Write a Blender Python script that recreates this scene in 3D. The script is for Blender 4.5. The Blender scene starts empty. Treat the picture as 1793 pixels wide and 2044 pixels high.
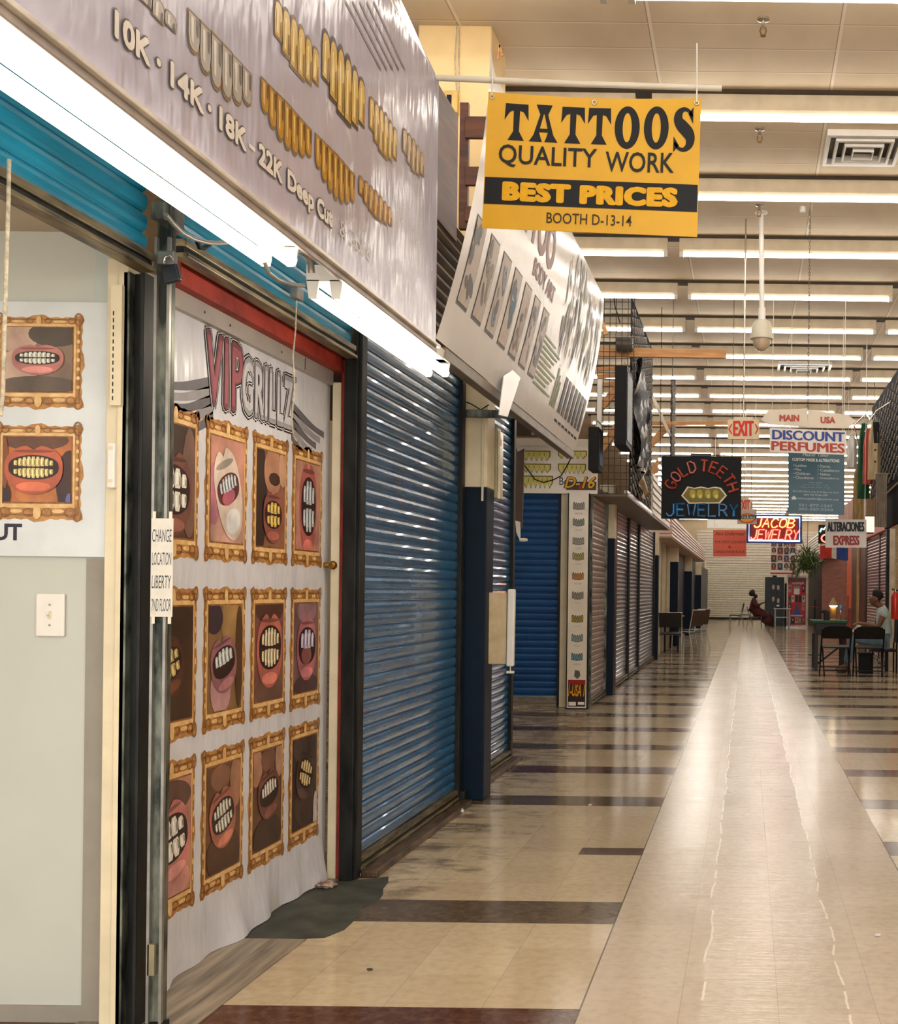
import bpy, bmesh, math, random
from mathutils import Vector, Matrix
random.seed(7)
S = bpy.context.scene
COL = S.collection

# ------------------------------------------------------------------ camera
F, VX, VY, HC, RO = 2287.0, 1491.0, 1183.0, 1.29, 0.012
cd = bpy.data.cameras.new('camera'); cam = bpy.data.objects.new('camera', cd); COL.objects.link(cam)
cr, sr = math.cos(RO), math.sin(RO)
cam.matrix_world = Matrix(((cr, -sr, 0, 0), (0, 0, -1, 0), (sr, cr, 0, HC), (0, 0, 0, 1)))
cd.sensor_fit = 'VERTICAL'; cd.sensor_height = 36; cd.lens = F / 2044 * 36
cd.shift_x = -(VX - 896.5) / 2044; cd.shift_y = (VY - 1022) / 2044
cd.clip_start = 0.05; cd.clip_end = 200
S.camera = cam
# ------------------------------------------------------------------ world, exposure
S.view_settings.view_transform = 'Standard'; S.view_settings.look = 'None'
S.view_settings.gamma = 1; S.view_settings.use_curve_mapping = False
S.view_settings.exposure = 1.12
W = bpy.data.worlds.new('world'); S.world = W; W.use_nodes = True
W.node_tree.nodes['Background'].inputs[0].default_value = (1.0, 0.965, 0.91, 1)
W.node_tree.nodes['Background'].inputs[1].default_value = 1.5
TUBE_COL, TUBE_STR, SIGN_STR = (1.0, 0.96, 0.90), 9.5, 6.0

# ------------------------------------------------------------------ where a point seen in the photo stands
def P(px, py, Y):                       # on the upright plane at depth Y
    a, b = (px - VX) / F, (VY - py) / F
    return Vector(((a * cr - b * sr) * Y, Y, HC + (a * sr + b * cr) * Y))
def PX(px, py, X):                      # on the upright plane at side X
    a, b = (px - VX) / F, (VY - py) / F
    return P(px, py, X / (a * cr - b * sr))
def PZ(px, py, z=0.0):                  # on the level plane at height z
    a, b = (px - VX) / F, (VY - py) / F
    return P(px, py, (z - HC) / (a * sr + b * cr))

# ------------------------------------------------------------------ materials
def lin(c):
    return tuple(((x / 255) / 12.92 if x / 255 <= 0.04045 else ((x / 255 + 0.055) / 1.055) ** 2.4) for x in c) + (1,)
MC = {}
def nd(nt, t, **kw):
    n = nt.nodes.new(t)
    for k, v in kw.items(): setattr(n, k, v)
    return n
def mth(nt, op, a, b=None, c=None):
    n = nd(nt, 'ShaderNodeMath', operation=op)
    for i, v in enumerate((a, b, c)):
        if v is None: continue
        if isinstance(v, (int, float)): n.inputs[i].default_value = v
        else: nt.links.new(v, n.inputs[i])
    return n.outputs[0]
def mixc(nt, f, a, b):
    n = nd(nt, 'ShaderNodeMix', data_type='RGBA')
    for i, v in ((0, f), (6, a), (7, b)):
        if isinstance(v, (int, float)): n.inputs[i].default_value = v
        elif isinstance(v, tuple): n.inputs[i].default_value = v
        else: nt.links.new(v, n.inputs[i])
    return n.outputs[2]
def noise(nt, sc=(1, 1, 1), scale=5, detail=4, coord='Object', rough=0.55):
    tc = nd(nt, 'ShaderNodeTexCoord'); mp = nd(nt, 'ShaderNodeMapping'); mp.inputs['Scale'].default_value = sc
    nt.links.new(tc.outputs[coord], mp.inputs[0])
    n = nd(nt, 'ShaderNodeTexNoise'); n.inputs['Scale'].default_value = scale; n.inputs['Detail'].default_value = detail
    n.inputs['Roughness'].default_value = rough
    nt.links.new(mp.outputs[0], n.inputs['Vector'])
    return n.outputs['Fac']
def ramp(nt, f, stops):
    r = nd(nt, 'ShaderNodeValToRGB'); nt.links.new(f, r.inputs[0])
    e = r.color_ramp.elements
    while len(e) < len(stops): e.new(0.5)
    for el, (p, c) in zip(e, stops): el.position = p; el.color = c if len(c) == 4 else lin(c)
    return r.outputs[0]
def mat(name, col, rough=0.5, metal=0.0, var=0.12, scale=8, sc=(1, 1, 1), bump=0.0, bscale=None, bsc=None, col2=None, lo=0.35, hi=0.65, spec=0.5, coat=0.0, alpha=1.0, trans=0.0, thin=0.0):
    if name in MC: return MC[name]
    m = bpy.data.materials.new(name); m.use_nodes = True; nt = m.node_tree; b = nt.nodes['Principled BSDF']
    c = lin(col); c2 = lin(col2) if col2 else tuple(x * (1 - var * 2.0) for x in c[:3]) + (1,)
    if not col2: c = tuple(min(1, x * (1 + var * 0.6)) for x in c[:3]) + (1,)
    nt.links.new(ramp(nt, noise(nt, sc, scale), ((lo, c2), (hi, c))), b.inputs['Base Color'])
    b.inputs['Roughness'].default_value = rough; b.inputs['Metallic'].default_value = metal
    b.inputs['Specular IOR Level'].default_value = spec; b.inputs['Coat Weight'].default_value = coat
    b.inputs['Alpha'].default_value = alpha; b.inputs['Transmission Weight'].default_value = trans
    if bump:
        bp = nd(nt, 'ShaderNodeBump'); bp.inputs['Strength'].default_value = bump; bp.inputs['Distance'].default_value = 0.02
        nt.links.new(noise(nt, bsc or sc, bscale or scale * 3, 3), bp.inputs['Height']); nt.links.new(bp.outputs[0], b.inputs['Normal'])
    if thin:                            # sheet that lets some light through
        tr = nd(nt, 'ShaderNodeBsdfTranslucent'); tr.inputs[0].default_value = c; mx = nd(nt, 'ShaderNodeMixShader'); mx.inputs[0].default_value = thin
        nt.links.new(b.outputs[0], mx.inputs[1]); nt.links.new(tr.outputs[0], mx.inputs[2]); nt.links.new(mx.outputs[0], nt.nodes['Material Output'].inputs[0])
    MC[name] = m; return m
def emis(name, col, s):
    if name in MC: return MC[name]
    m = bpy.data.materials.new(name); m.use_nodes = True; b = m.node_tree.nodes['Principled BSDF']
    b.inputs['Base Color'].default_value = (col[0], col[1], col[2], 1)
    b.inputs['Emission Color'].default_value = (col[0], col[1], col[2], 1); b.inputs['Emission Strength'].default_value = s
    MC[name] = m; return m
def ink(col, rough=0.4):                # printed colour, one material per colour
    return mat('ink_%02x%02x%02x' % tuple(int(x) for x in col), col, rough, var=0.05, scale=30, spec=0.25)
def vinyl(col):                         # glossy creased plastic, printed
    return mat('vinyl_%02x%02x%02x' % tuple(int(x) for x in col), col, 0.22, var=0.04, scale=6, bump=0.55, bscale=3.0, bsc=(1, 2.6, 0.9))
def soft(name, c1, c2, scale=14, rough=0.35, lo=.3, hi=.7):
    return mat(name, c1, rough, scale=scale, col2=c2, lo=lo, hi=hi)

# ------------------------------------------------------------------ mesh building
WL = {}
class MB:
    def __init__(s): s.v = []; s.f = []; s.m = []; s.mats = []
    def mi(s, m):
        if m not in s.mats: s.mats.append(m)
        return s.mats.index(m)
    def face(s, pts, m):
        i = len(s.v); s.v += [tuple(p) for p in pts]; s.f.append(tuple(range(i, i + len(pts)))); s.m.append(s.mi(m))
    def mesh(s, vs, fs, m):
        i = len(s.v); s.v += [tuple(p) for p in vs]
        for f in fs: s.f.append(tuple(i + k for k in f)); s.m.append(s.mi(m))
    def box(s, x0, x1, y0, y1, z0, z1, m):
        s.mesh([(x0, y0, z0), (x1, y0, z0), (x1, y1, z0), (x0, y1, z0), (x0, y0, z1), (x1, y0, z1), (x1, y1, z1), (x0, y1, z1)],
               [(0, 3, 2, 1), (4, 5, 6, 7), (0, 1, 5, 4), (1, 2, 6, 5), (2, 3, 7, 6), (3, 0, 4, 7)], m); return s
    def bar(s, p0, p1, w, h, m, up=(0, 0, 1)):
        p0, p1 = Vector(p0), Vector(p1); d = (p1 - p0).normalized(); u = Vector(up)
        if abs(d.dot(u)) > 0.98: u = Vector((0, 1, 0))
        r = d.cross(u).normalized(); u = r.cross(d)
        vs = [p + r * a * w / 2 + u * b * h / 2 for p in (p0, p1) for a, b in ((-1, -1), (1, -1), (1, 1), (-1, 1))]
        s.mesh(vs, [(0, 1, 2, 3), (7, 6, 5, 4), (0, 4, 5, 1), (1, 5, 6, 2), (2, 6, 7, 3), (3, 7, 4, 0)], m); return s
    def tube(s, pts, r, m, n=8, closed=False):
        pts = [Vector(p) for p in pts]; K = len(pts); vs = []; prev = None
        for i, p in enumerate(pts):
            if closed: d = pts[(i + 1) % K] - pts[i - 1]
            else: d = pts[min(i + 1, K - 1)] - pts[max(i - 1, 0)]
            d.normalize()
            if prev is None:
                u = Vector((0, 0, 1)) if abs(d.z) < 0.9 else Vector((0, 1, 0))
            else: u = prev
            a = d.cross(u).normalized(); b = a.cross(d).normalized(); prev = b
            rr = r[i] if isinstance(r, (list, tuple)) else r
            vs += [p + (a * math.cos(t) + b * math.sin(t)) * rr for t in (2 * math.pi * k / n for k in range(n))]
        fs = []
        for i in range(K if closed else K - 1):
            j = (i + 1) % K
            fs += [(i * n + k, i * n + (k + 1) % n, j * n + (k + 1) % n, j * n + k) for k in range(n)]
        if not closed: fs += [tuple(range(n))[::-1], tuple((K - 1) * n + k for k in range(n))]
        s.mesh(vs, fs, m); return s
    def lathe(s, c, prof, m, n=20, axis='z'):
        c = Vector(c); vs = []; K = len(prof)
        for r, h in prof:
            for k in range(n):
                t = 2 * math.pi * k / n; a, b = r * math.cos(t), r * math.sin(t)
                vs.append(c + Vector({'z': (a, b, h), 'y': (a, h, b), 'x': (h, a, b)}[axis]))
        fs = [(i * n + k, i * n + (k + 1) % n, (i + 1) * n + (k + 1) % n, (i + 1) * n + k) for i in range(K - 1) for k in range(n)]
        fs += [tuple(range(n))[::-1], tuple((K - 1) * n + k for k in range(n))]
        s.mesh(vs, fs, m); return s
    def ball(s, c, rx, ry, rz, m, n=16, k=10):
        prof = []
        c = Vector(c); vs = []; fs = []
        for i in range(k + 1):
            t = math.pi * i / k
            for j in range(n):
                p = 2 * math.pi * j / n
                vs.append(c + Vector((rx * math.sin(t) * math.cos(p), ry * math.sin(t) * math.sin(p), -rz * math.cos(t))))
        fs = [(i * n + j, i * n + (j + 1) % n, (i + 1) * n + (j + 1) % n, (i + 1) * n + j) for i in range(k) for j in range(n)]
        s.mesh(vs, fs, m); return s
    def prism(s, pts, d, m):            # planar polygon swept by vector d
        d = Vector(d); n = len(pts); pts = [Vector(p) for p in pts]
        vs = pts + [p + d for p in pts]
        s.mesh(vs, [tuple(range(n))[::-1], tuple(range(n, 2 * n))] + [(k, (k + 1) % n, n + (k + 1) % n, n + k) for k in range(n)], m); return s
    def build(s, name, parent=None, smooth=None, bevel=None, org=None, fix=True):
        me = bpy.data.meshes.new(name)
        if org is None:
            if parent is not None: org = WL[parent.name]
            else:
                xs, ys, zs = zip(*s.v); org = Vector(((min(xs) + max(xs)) / 2, (min(ys) + max(ys)) / 2, min(zs)))
        org = Vector(org)
        me.from_pydata([tuple(Vector(p) - org) for p in s.v], [], s.f)
        for m in s.mats: me.materials.append(m)
        me.polygons.foreach_set('material_index', s.m)
        if fix and s.fixn:
            bm = bmesh.new(); bm.from_mesh(me); bmesh.ops.recalc_face_normals(bm, faces=bm.faces); bm.to_mesh(me); bm.free()
        if smooth is not None:
            me.shade_smooth()
            if smooth > 0: me.set_sharp_from_angle(angle=math.radians(smooth))
        me.update()
        o = bpy.data.objects.new(name, me); COL.objects.link(o)
        o.location = org - (WL[parent.name] if parent is not None else Vector())
        o.parent = parent; WL[o.name] = org.copy()
        if bevel:
            bv = o.modifiers.new('bevel', 'BEVEL'); bv.width = bevel; bv.segments = 2; bv.limit_method = 'ANGLE'; bv.angle_limit = 0.6
        return o
    fixn = True
def tag(o, label=None, cat=None, group=None, kind=None):
    for k, v in (('label', label), ('category', cat), ('group', group), ('kind', kind)):
        if v: o[k] = v
    return o
def thing(name, label, cat, loc, group=None):
    o = bpy.data.objects.new(name, None); COL.objects.link(o); o.empty_display_size = 0.1
    o.location = loc; WL[o.name] = Vector(loc); return tag(o, label, cat, group)
def copy_tree(o, parent=None):
    c = o.copy(); COL.objects.link(c); c.parent = parent
    for ch in list(o.children): copy_tree(ch, c)
    return c
def struct(o, label=None): return tag(o, label, None, None, 'structure')

# ------------------------------------------------------------------ flat lettering
TX = {}
def glyphs(body, bold=0.0, shear=0.0, space=1.0):
    k = (body, bold, shear, space)
    if k in TX: return TX[k]
    cu = bpy.data.curves.new('t', 'FONT'); cu.body = body; cu.offset = bold; cu.shear = shear; cu.space_character = space
    cu.resolution_u = 3; cu.align_x = 'LEFT'
    ob = bpy.data.objects.new('t', cu); me = ob.to_mesh()
    vs = [(v.co.x, v.co.y) for v in me.vertices]; fs = [tuple(p.vertices) for p in me.polygons]
    ob.to_mesh_clear(); bpy.data.objects.remove(ob); bpy.data.curves.remove(cu)
    TX[k] = (vs, fs); return TX[k]
def clip(pts, r):
    for ax, lim, sg in ((0, r[0], 1), (0, r[2], -1), (1, r[1], 1), (1, r[3], -1)):
        out = []
        for i in range(len(pts)):
            a, b = pts[i - 1], pts[i]; ia, ib = (a[ax] - lim) * sg >= 0, (b[ax] - lim) * sg >= 0
            if ia != ib:
                t = (lim - a[ax]) / (b[ax] - a[ax]); out.append((a[0] + (b[0] - a[0]) * t, a[1] + (b[1] - a[1]) * t))
            if ib: out.append(b)
        pts = out
        if len(pts) < 3: return []
    return pts
class Print:
    """ink laid on a surface: map(u, v, h) gives the point h above the surface"""
    def __init__(s, mb, mp, eps=0.0008, band=None): s.mb, s.mp, s.e, s.band = mb, mp, eps, band
    def poly(s, pts, m, L=1):           # on curved sheets the shape is cut into bands that follow the curve
        if s.band:
            lo, hi = min(q[1] for q in pts), max(q[1] for q in pts); k = math.floor(lo / s.band)
            while k * s.band < hi:
                c = clip(pts, (-1e9, k * s.band, 1e9, (k + 1) * s.band)); k += 1
                if c: s.mb.face([s.mp(u, v, L * s.e) for u, v in c], m)
        else: s.mb.face([s.mp(u, v, L * s.e) for u, v in pts], m)
    def rect(s, u0, v0, u1, v1, m, L=1): s.poly([(u0, v0), (u1, v0), (u1, v1), (u0, v1)], m, L)
    def ell(s, cu, cv, ru, rv, m, L=1, n=20, a0=0, a1=2 * math.pi, rot=0):
        c, q = math.cos(rot), math.sin(rot)
        s.poly([(cu + ru * math.cos(t) * c - rv * math.sin(t) * q, cv + ru * math.cos(t) * q + rv * math.sin(t) * c)
                for t in (a0 + (a1 - a0) * i / n for i in range(n))], m, L)
    def ring(s, cu, cv, ru, rv, w, m, L=1, n=28, a0=0, a1=2 * math.pi):
        for i in range(n):
            t0, t1 = (a0 + (a1 - a0) * k / n for k in (i, i + 1))
            s.poly([(cu + (ru - w) * math.cos(t0), cv + (rv - w) * math.sin(t0)), (cu + ru * math.cos(t0), cv + rv * math.sin(t0)),
                    (cu + ru * math.cos(t1), cv + rv * math.sin(t1)), (cu + (ru - w) * math.cos(t1), cv + (rv - w) * math.sin(t1))], m, L)
    def stroke(s, pts, w, m, L=1):
        for (a, b), (c, d) in zip(pts, pts[1:]):
            l = math.hypot(c - a, d - b) or 1e-6; nx, ny = -(d - b) / l * w / 2, (c - a) / l * w / 2
            s.poly([(a - nx, b - ny), (c - nx, d - ny), (c + nx, d + ny), (a + nx, b + ny)], m, L)
    def text(s, body, u0, v0, u1, v1, m, L=2, bold=0.0, shear=0.0, space=1.0, thick=0.0):
        vs, fs = glyphs(body, bold, shear, space)
        xs, ys = [v[0] for v in vs], [v[1] for v in vs]; x0, x1, y0, y1 = min(xs), max(xs), min(ys), max(ys)
        for k in range(8 if thick else 1):
          dx, dy = (thick * math.cos(k * math.pi / 4), thick * math.sin(k * math.pi / 4)) if thick else (0, 0)
          q = []
          for x, y in vs:
            U, V = dx + u0 + thick + (x - x0) / (x1 - x0) * (u1 - u0 - 2 * thick), dy + v0 + thick + (y - y0) / (y1 - y0) * (v1 - v0 - 2 * thick)
            q.append((U, V) if s.band else s.mp(U, V, (L + k * 0.1) * s.e))
          if s.band:
            for f in fs: s.poly([q[i] for i in f], m, L + k * 0.1)
          else: s.mb.mesh(q, fs, m)
def plane_map(O, U, V, N):
    O, U, V, N = Vector(O), Vector(U).normalized(), Vector(V).normalized(), Vector(N).normalized()
    return lambda u, v, h: O + U * u + V * v + N * h
def facing(Y):  return lambda u, v, h: Vector((u, Y - h, v))          # surface looking at the camera: u = X, v = Z
def facing_x(X): return lambda u, v, h: Vector((X + h, u, v))         # left side wall: u = Y, v = Z

# ------------------------------------------------------------------ shared materials
M_cream = mat('cream_paint', (226, 213, 182), 0.55, var=0.06, scale=6, bump=0.05)
M_creamy = mat('yellowed_paint', (226, 196, 142), 0.6, var=0.05, scale=3)
M_white = mat('white_enamel', (232, 228, 220), 0.35, var=0.03)
M_grey = mat('grey_metal', (150, 148, 142), 0.35, 0.6, var=0.15, scale=12)
M_grime = mat('grimy_steel', (120, 124, 112), 0.4, 0.5, scale=18, sc=(1, 1, 0.35), col2=(38, 42, 38), lo=0.38, hi=0.62)
M_darkst = mat('dark_steel', (38, 40, 38), 0.5, 0.2, scale=16, sc=(1, 1, 0.3), col2=(12, 14, 15), spec=0.3)
M_oldbar = mat('worn_bar', (142, 130, 98), 0.38, 0.35, scale=7, sc=(4, 0.7, 4), col2=(52, 46, 34))
M_black = mat('black_plastic', (14, 14, 16), 0.6, var=0.2, spec=0.25)
M_navy = mat('navy_paint', (5, 27, 46), 0.5, var=0.12, scale=6, spec=0.2)
M_blue = mat('blue_slat', (44, 104, 152), 0.22, 0.0, var=0.14, scale=5, sc=(0.5, 0.5, 3), bump=0.03, spec=0.8, coat=0.4)
M_teal = mat('teal_slat', (8, 124, 158), 0.25, 0.0, var=0.14, scale=5, sc=(0.5, 0.5, 3))
M_slatgrey = mat('grey_slat', (160, 142, 134), 0.4, 0.0, var=0.12, scale=5)
M_slatdeep = mat('steel_blue_slat', (88, 88, 110), 0.28, 0.0, var=0.14, scale=5, spec=0.8, coat=0.3)
M_pink = mat('pink_slat', (150, 92, 92), 0.35, 0.2, var=0.15, scale=5)
M_redp = mat('red_board', (162, 50, 34), 0.6, scale=9, col2=(120, 30, 20))
M_wood = mat('raw_wood', (216, 164, 108), 0.6, scale=3, sc=(1, 12, 12), col2=(188, 130, 78))
M_brown = mat('brown_wood', (104, 54, 24), 0.5, scale=3, sc=(1, 1, 9), col2=(62, 30, 14))
M_siding = mat('white_siding', (214, 202, 186), 0.5, var=0.05)
M_pinksid = mat('pink_siding', (206, 172, 160), 0.5, var=0.05)
M_chrome = mat('chrome', (205, 200, 190), 0.2, 0.9, var=0.05)
M_brass = mat('brass', (170, 130, 60), 0.3, 0.9)
M_rope = mat('cotton_rope', (190, 180, 158), 0.8, scale=60, var=0.2)
M_clear = mat('nylon_cord', (225, 220, 205), 0.3, var=0.03)
M_tube = emis('lamp_tube', TUBE_COL, TUBE_STR)
M_stube = emis('sign_lamp_tube', (1.0, 0.90, 0.76), SIGN_STR)
M_black_ink = ink((14, 15, 18)); M_white_ink = ink((235, 230, 222))
M_paper = mat('paper', (222, 218, 208), 0.7, var=0.04, scale=20)
# ================================================================== SETTING
def floor_mat():
    m = bpy.data.materials.new('vinyl_tile_floor'); m.use_nodes = True; nt = m.node_tree; b = nt.nodes['Principled BSDF']
    tc = nd(nt, 'ShaderNodeTexCoord'); sp = nd(nt, 'ShaderNodeSeparateXYZ'); nt.links.new(tc.outputs['Object'], sp.inputs[0])
    x, y = sp.outputs[0], sp.outputs[1]
    M = lambda *a: mth(nt, *a)
    inside = lambda v, a, c: M('MULTIPLY', M('GREATER_THAN', v, a), M('LESS_THAN', v, c))
    strip = inside(x, -0.498, 0.722)
    k = M('DIVIDE', M('SUBTRACT', y, 3.215), 1.22); fl = M('FLOOR', k); fr = M('SUBTRACT', k, fl)
    band = M('LESS_THAN', fr, 0.26)
    left = M('LESS_THAN', x, 0.0)
    gap = M('MULTIPLY', left, inside(y, 5.5, 6.2))
    band = M('MULTIPLY', band, M('SUBTRACT', 1.0, gap))
    part = M('MULTIPLY', inside(y, 5.60, 5.755), inside(x, -0.81, -0.49))
    band = M('MAXIMUM', band, part)
    band = M('MULTIPLY', band, M('SUBTRACT', 1.0, strip))
    odd = M('FLOORED_MODULO', fl, 2.0)
    # one colour per tile
    tx, ty = M('FLOOR', M('DIVIDE', M('ADD', x, 0.498), 0.305)), M('FLOOR', M('DIVIDE', M('SUBTRACT', y, 3.215), 0.305))
    cb = nd(nt, 'ShaderNodeCombineXYZ'); nt.links.new(tx, cb.inputs[0]); nt.links.new(ty, cb.inputs[1])
    wn = nd(nt, 'ShaderNodeTexWhiteNoise'); nt.links.new(cb.outputs[0], wn.inputs['Vector'])
    side = mixc(nt, wn.outputs['Value'], lin((206, 190, 160)), lin((196, 178, 148)))
    mid = mixc(nt, wn.outputs['Value'], lin((202, 187, 166)), lin((194, 179, 158)))
    stripe = mixc(nt, odd, lin((84, 50, 40)), lin((92, 78, 62)))
    col = mixc(nt, strip, side, mid)
    col = mixc(nt, band, col, stripe)
    # mottling, scuffs and joints
    mot = noise(nt, (1, 1, 1), 26, 5)
    col = mixc(nt, M('MULTIPLY', M('SUBTRACT', mot, 0.42), 0.9), col, lin((150, 126, 96)))
    jx = M('ABSOLUTE', M('SUBTRACT', M('FRACT', M('DIVIDE', M('ADD', x, 0.498), 0.305)), 0.0))
    jy = M('FRACT', M('DIVIDE', M('SUBTRACT', y, 3.215), 0.305))
    j = M('MAXIMUM', M('LESS_THAN', jx, 0.008), M('MULTIPLY', M('LESS_THAN', jy, 0.006), 0.5))
    edge = M('MAXIMUM', inside(x, -0.5015, -0.496), inside(x, 0.72, 0.7255))
    col = mixc(nt, M('MULTIPLY', j, 0.28), col, lin((70, 52, 40)))
    col = mixc(nt, M('MULTIPLY', edge, 0.8), col, lin((48, 36, 30)))
    sc = noise(nt, (1.2, 2.4, 1), 3.1, 8, rough=0.7)
    near = nd(nt, 'ShaderNodeMapRange'); nt.links.new(x, near.inputs[0])
    near.inputs[1].default_value = -0.7; near.inputs[2].default_value = -1.7; near.inputs[3].default_value = 0.0; near.inputs[4].default_value = 0.30
    thr = M('SUBTRACT', 0.70, near.outputs[0])
    dirt = nd(nt, 'ShaderNodeMapRange'); nt.links.new(M('SUBTRACT', sc, thr), dirt.inputs[0])
    dirt.inputs[1].default_value = 0.0; dirt.inputs[2].default_value = 0.14; dirt.inputs[3].default_value = 0; dirt.inputs[4].default_value = 0.75
    dirt_ = M('MULTIPLY', dirt.outputs[0], M('MULTIPLY', M('MINIMUM', 1.0, M('MAXIMUM', 0.12, M('MULTIPLY', M('SUBTRACT', y, 4.3), 1.4))), 1.0))
    col = mixc(nt, dirt_, col, lin((58, 46, 36)))
    # edges of old wax along the walked lane
    wob = M('MULTIPLY', M('SUBTRACT', noise(nt, (0, 1.2, 0), 1.6, 4), 0.5), 0.07)
    xw = M('ADD', x, wob)
    wax = M('MAXIMUM', inside(xw, -0.129, -0.121), inside(xw, 0.328, 0.336))
    wax = M('MULTIPLY', wax, M('GREATER_THAN', noise(nt, (3, 2.5, 1), 2.0, 3), 0.46))
    col = mixc(nt, M('MULTIPLY', wax, 0.65), col, lin((245, 236, 222)))
    nt.links.new(col, b.inputs['Base Color'])
    lane = inside(xw, -0.125, 0.332)
    r = M('ADD', M('MULTIPLY', noise(nt, (2, 3, 1), 2.2, 4), 0.16), 0.05)
    dull = M('MULTIPLY', strip, M('SUBTRACT', 1.0, lane))
    r = M('ADD', r, M('MULTIPLY', dull, 0.05)); r = M('ADD', r, M('MULTIPLY', lane, 0.01)); r = M('ADD', r, M('MULTIPLY', dirt_, 0.3))
    nt.links.new(r, b.inputs['Roughness'])
    nt.links.new(M('SUBTRACT', M('ADD', 0.28, M('MULTIPLY', lane, 0.22)), M('MULTIPLY', strip, M('ADD', 0.06, M('MULTIPLY', noise(nt, (1.5, 2, 1), 1.5, 3), 0.06)))), b.inputs['Specular IOR Level'])
    bp = nd(nt, 'ShaderNodeBump'); bp.inputs['Distance'].default_value = 0.01
    nt.links.new(M('ADD', 0.05, M('MULTIPLY', strip, M('ADD', 0.10, M('MULTIPLY', lane, 0.45)))), bp.inputs['Strength'])
    nt.links.new(noise(nt, (1.6, 9, 1), 2.0, 5, rough=0.65), bp.inputs['Height']); nt.links.new(bp.outputs[0], b.inputs['Normal'])
    return m
mb = MB(); mb.face([(-6.5, -4, 0), (7, -4, 0), (7, 54.6, 0), (-6.5, 54.6, 0)], floor_mat())
struct(mb.build('floor', org=(0, 0, 0), fix=False))

CEIL = 4.87
def ceil_mat():
    m = bpy.data.materials.new('ceiling_panels'); m.use_nodes = True; nt = m.node_tree; b = nt.nodes['Principled BSDF']
    tc = nd(nt, 'ShaderNodeTexCoord'); sp = nd(nt, 'ShaderNodeSeparateXYZ'); nt.links.new(tc.outputs['Object'], sp.inputs[0])
    x, y = sp.outputs[0], sp.outputs[1]; M = lambda *a: mth(nt, *a)
    fx = M('FRACT', M('DIVIDE', M('ADD', x, 0.662), 1.21)); fy = M('FRACT', M('DIVIDE', M('SUBTRACT', y, 6.88), 0.3342))
    t = M('MAXIMUM', M('LESS_THAN', fx, 0.016), M('MULTIPLY', M('LESS_THAN', fy, 0.035), 0.8))
    d = M('MAXIMUM', M('MULTIPLY', M('GREATER_THAN', fx, 0.993), 1.0), M('GREATER_THAN', fy, 0.975))
    n = noise(nt, (1, 0.5, 1), 1.3, 5)
    col = ramp(nt, n, ((0.3, (200, 178, 146)), (0.7, (224, 206, 178))))
    col = mixc(nt, M('MULTIPLY', d, 0.5), col, lin((110, 84, 58)))
    col = mixc(nt, M('MULTIPLY', t, 0.8), col, lin((238, 226, 206)))
    nt.links.new(col, b.inputs['Base Color']); b.inputs['Roughness'].default_value = 0.75
    return m
mb = MB(); mb.box(-6.5, 7, -4, 54.6, CEIL, CEIL + 0.1, ceil_mat()); struct(mb.build('ceiling', org=(0, 0, 0)))
M_wall = mat('hall_wall', (206, 184, 150), 0.7, var=0.05, scale=2)
struct(MB().box(-6.6, -6.5, -4, 54.6, 0, CEIL, M_wall).build('wall_left'))
struct(MB().box(7, 7.1, -4, 54.6, 0, CEIL, M_wall).build('wall_right'))
struct(MB().box(-6.6, 7.1, 54.6, 54.7, 0, CEIL, M_wall).build('wall_back'))

# ------------------------------------------------------------------ ceiling strip lamps
M_house = mat('lamp_housing', (224, 208, 180), 0.45, var=0.05)
M_gap = mat('shadow_gap_brown', (70, 56, 40), 0.6)
def strip_lamp():
    t = thing('ceiling_strip_light', 'x', 'ceiling light', (0, 0, 4.68), 'fluorescent strips across the ceiling')
    m = MB(); m.box(-1.18, 1.18, -0.045, 0.045, 4.74, 4.85, M_house); m.prism([(-1.18, -0.045, 4.74), (-1.18, 0.045, 4.74), (-1.18, 0.02, 4.715), (-1.18, -0.02, 4.715)], (2.36, 0, 0), M_house); m.build('housing', t)
    MB().box(-1.24, 1.24, -0.085, 0.085, 4.85, 4.869, M_gap).build('shadow_gap_strip', t)  # dark strip painting the shadow gap between housing and ceiling
    MB().tube([(-1.14, 0, 4.695), (1.14, 0, 4.695)], 0.019, M_tube, 10).build('tube', t, smooth=40)
    for s in (-1, 1):
        m = MB(); m.box(s * 1.16 - 0.02, s * 1.16 + 0.02, -0.03, 0.03, 4.665, 4.742, M_white); m.build('lamp_holder', t)
    return t
ORD = ['first', 'second', 'third', 'fourth', 'fifth', 'sixth', 'seventh', 'eighth', 'ninth', 'tenth', 'eleventh', 'twelfth']
proto_lamp = strip_lamp(); first = True
for k in range(-5, 28):
    y = 8.23 + 1.671 * k
    for j, xc in enumerate((0.46, -2.02, 2.94)):
        if j == 1 and k < 1 and k > -3: pass
        o = proto_lamp if first else copy_tree(proto_lamp)
        first = False
        o.location = (xc, y, 4.68)
        where = ('over the middle of the aisle', 'over the left booths', 'over the right booths')[j]
        if -1 <= k < 11: lb = 'long white fluorescent strip light %s, %s row from the front' % (where, ORD[k + 1])
        elif k >= 11: lb = 'small far fluorescent strip light %s' % where
        else: lb = 'long white fluorescent strip light %s, overhead nearest the viewer' % where
        o['label'] = lb

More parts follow.
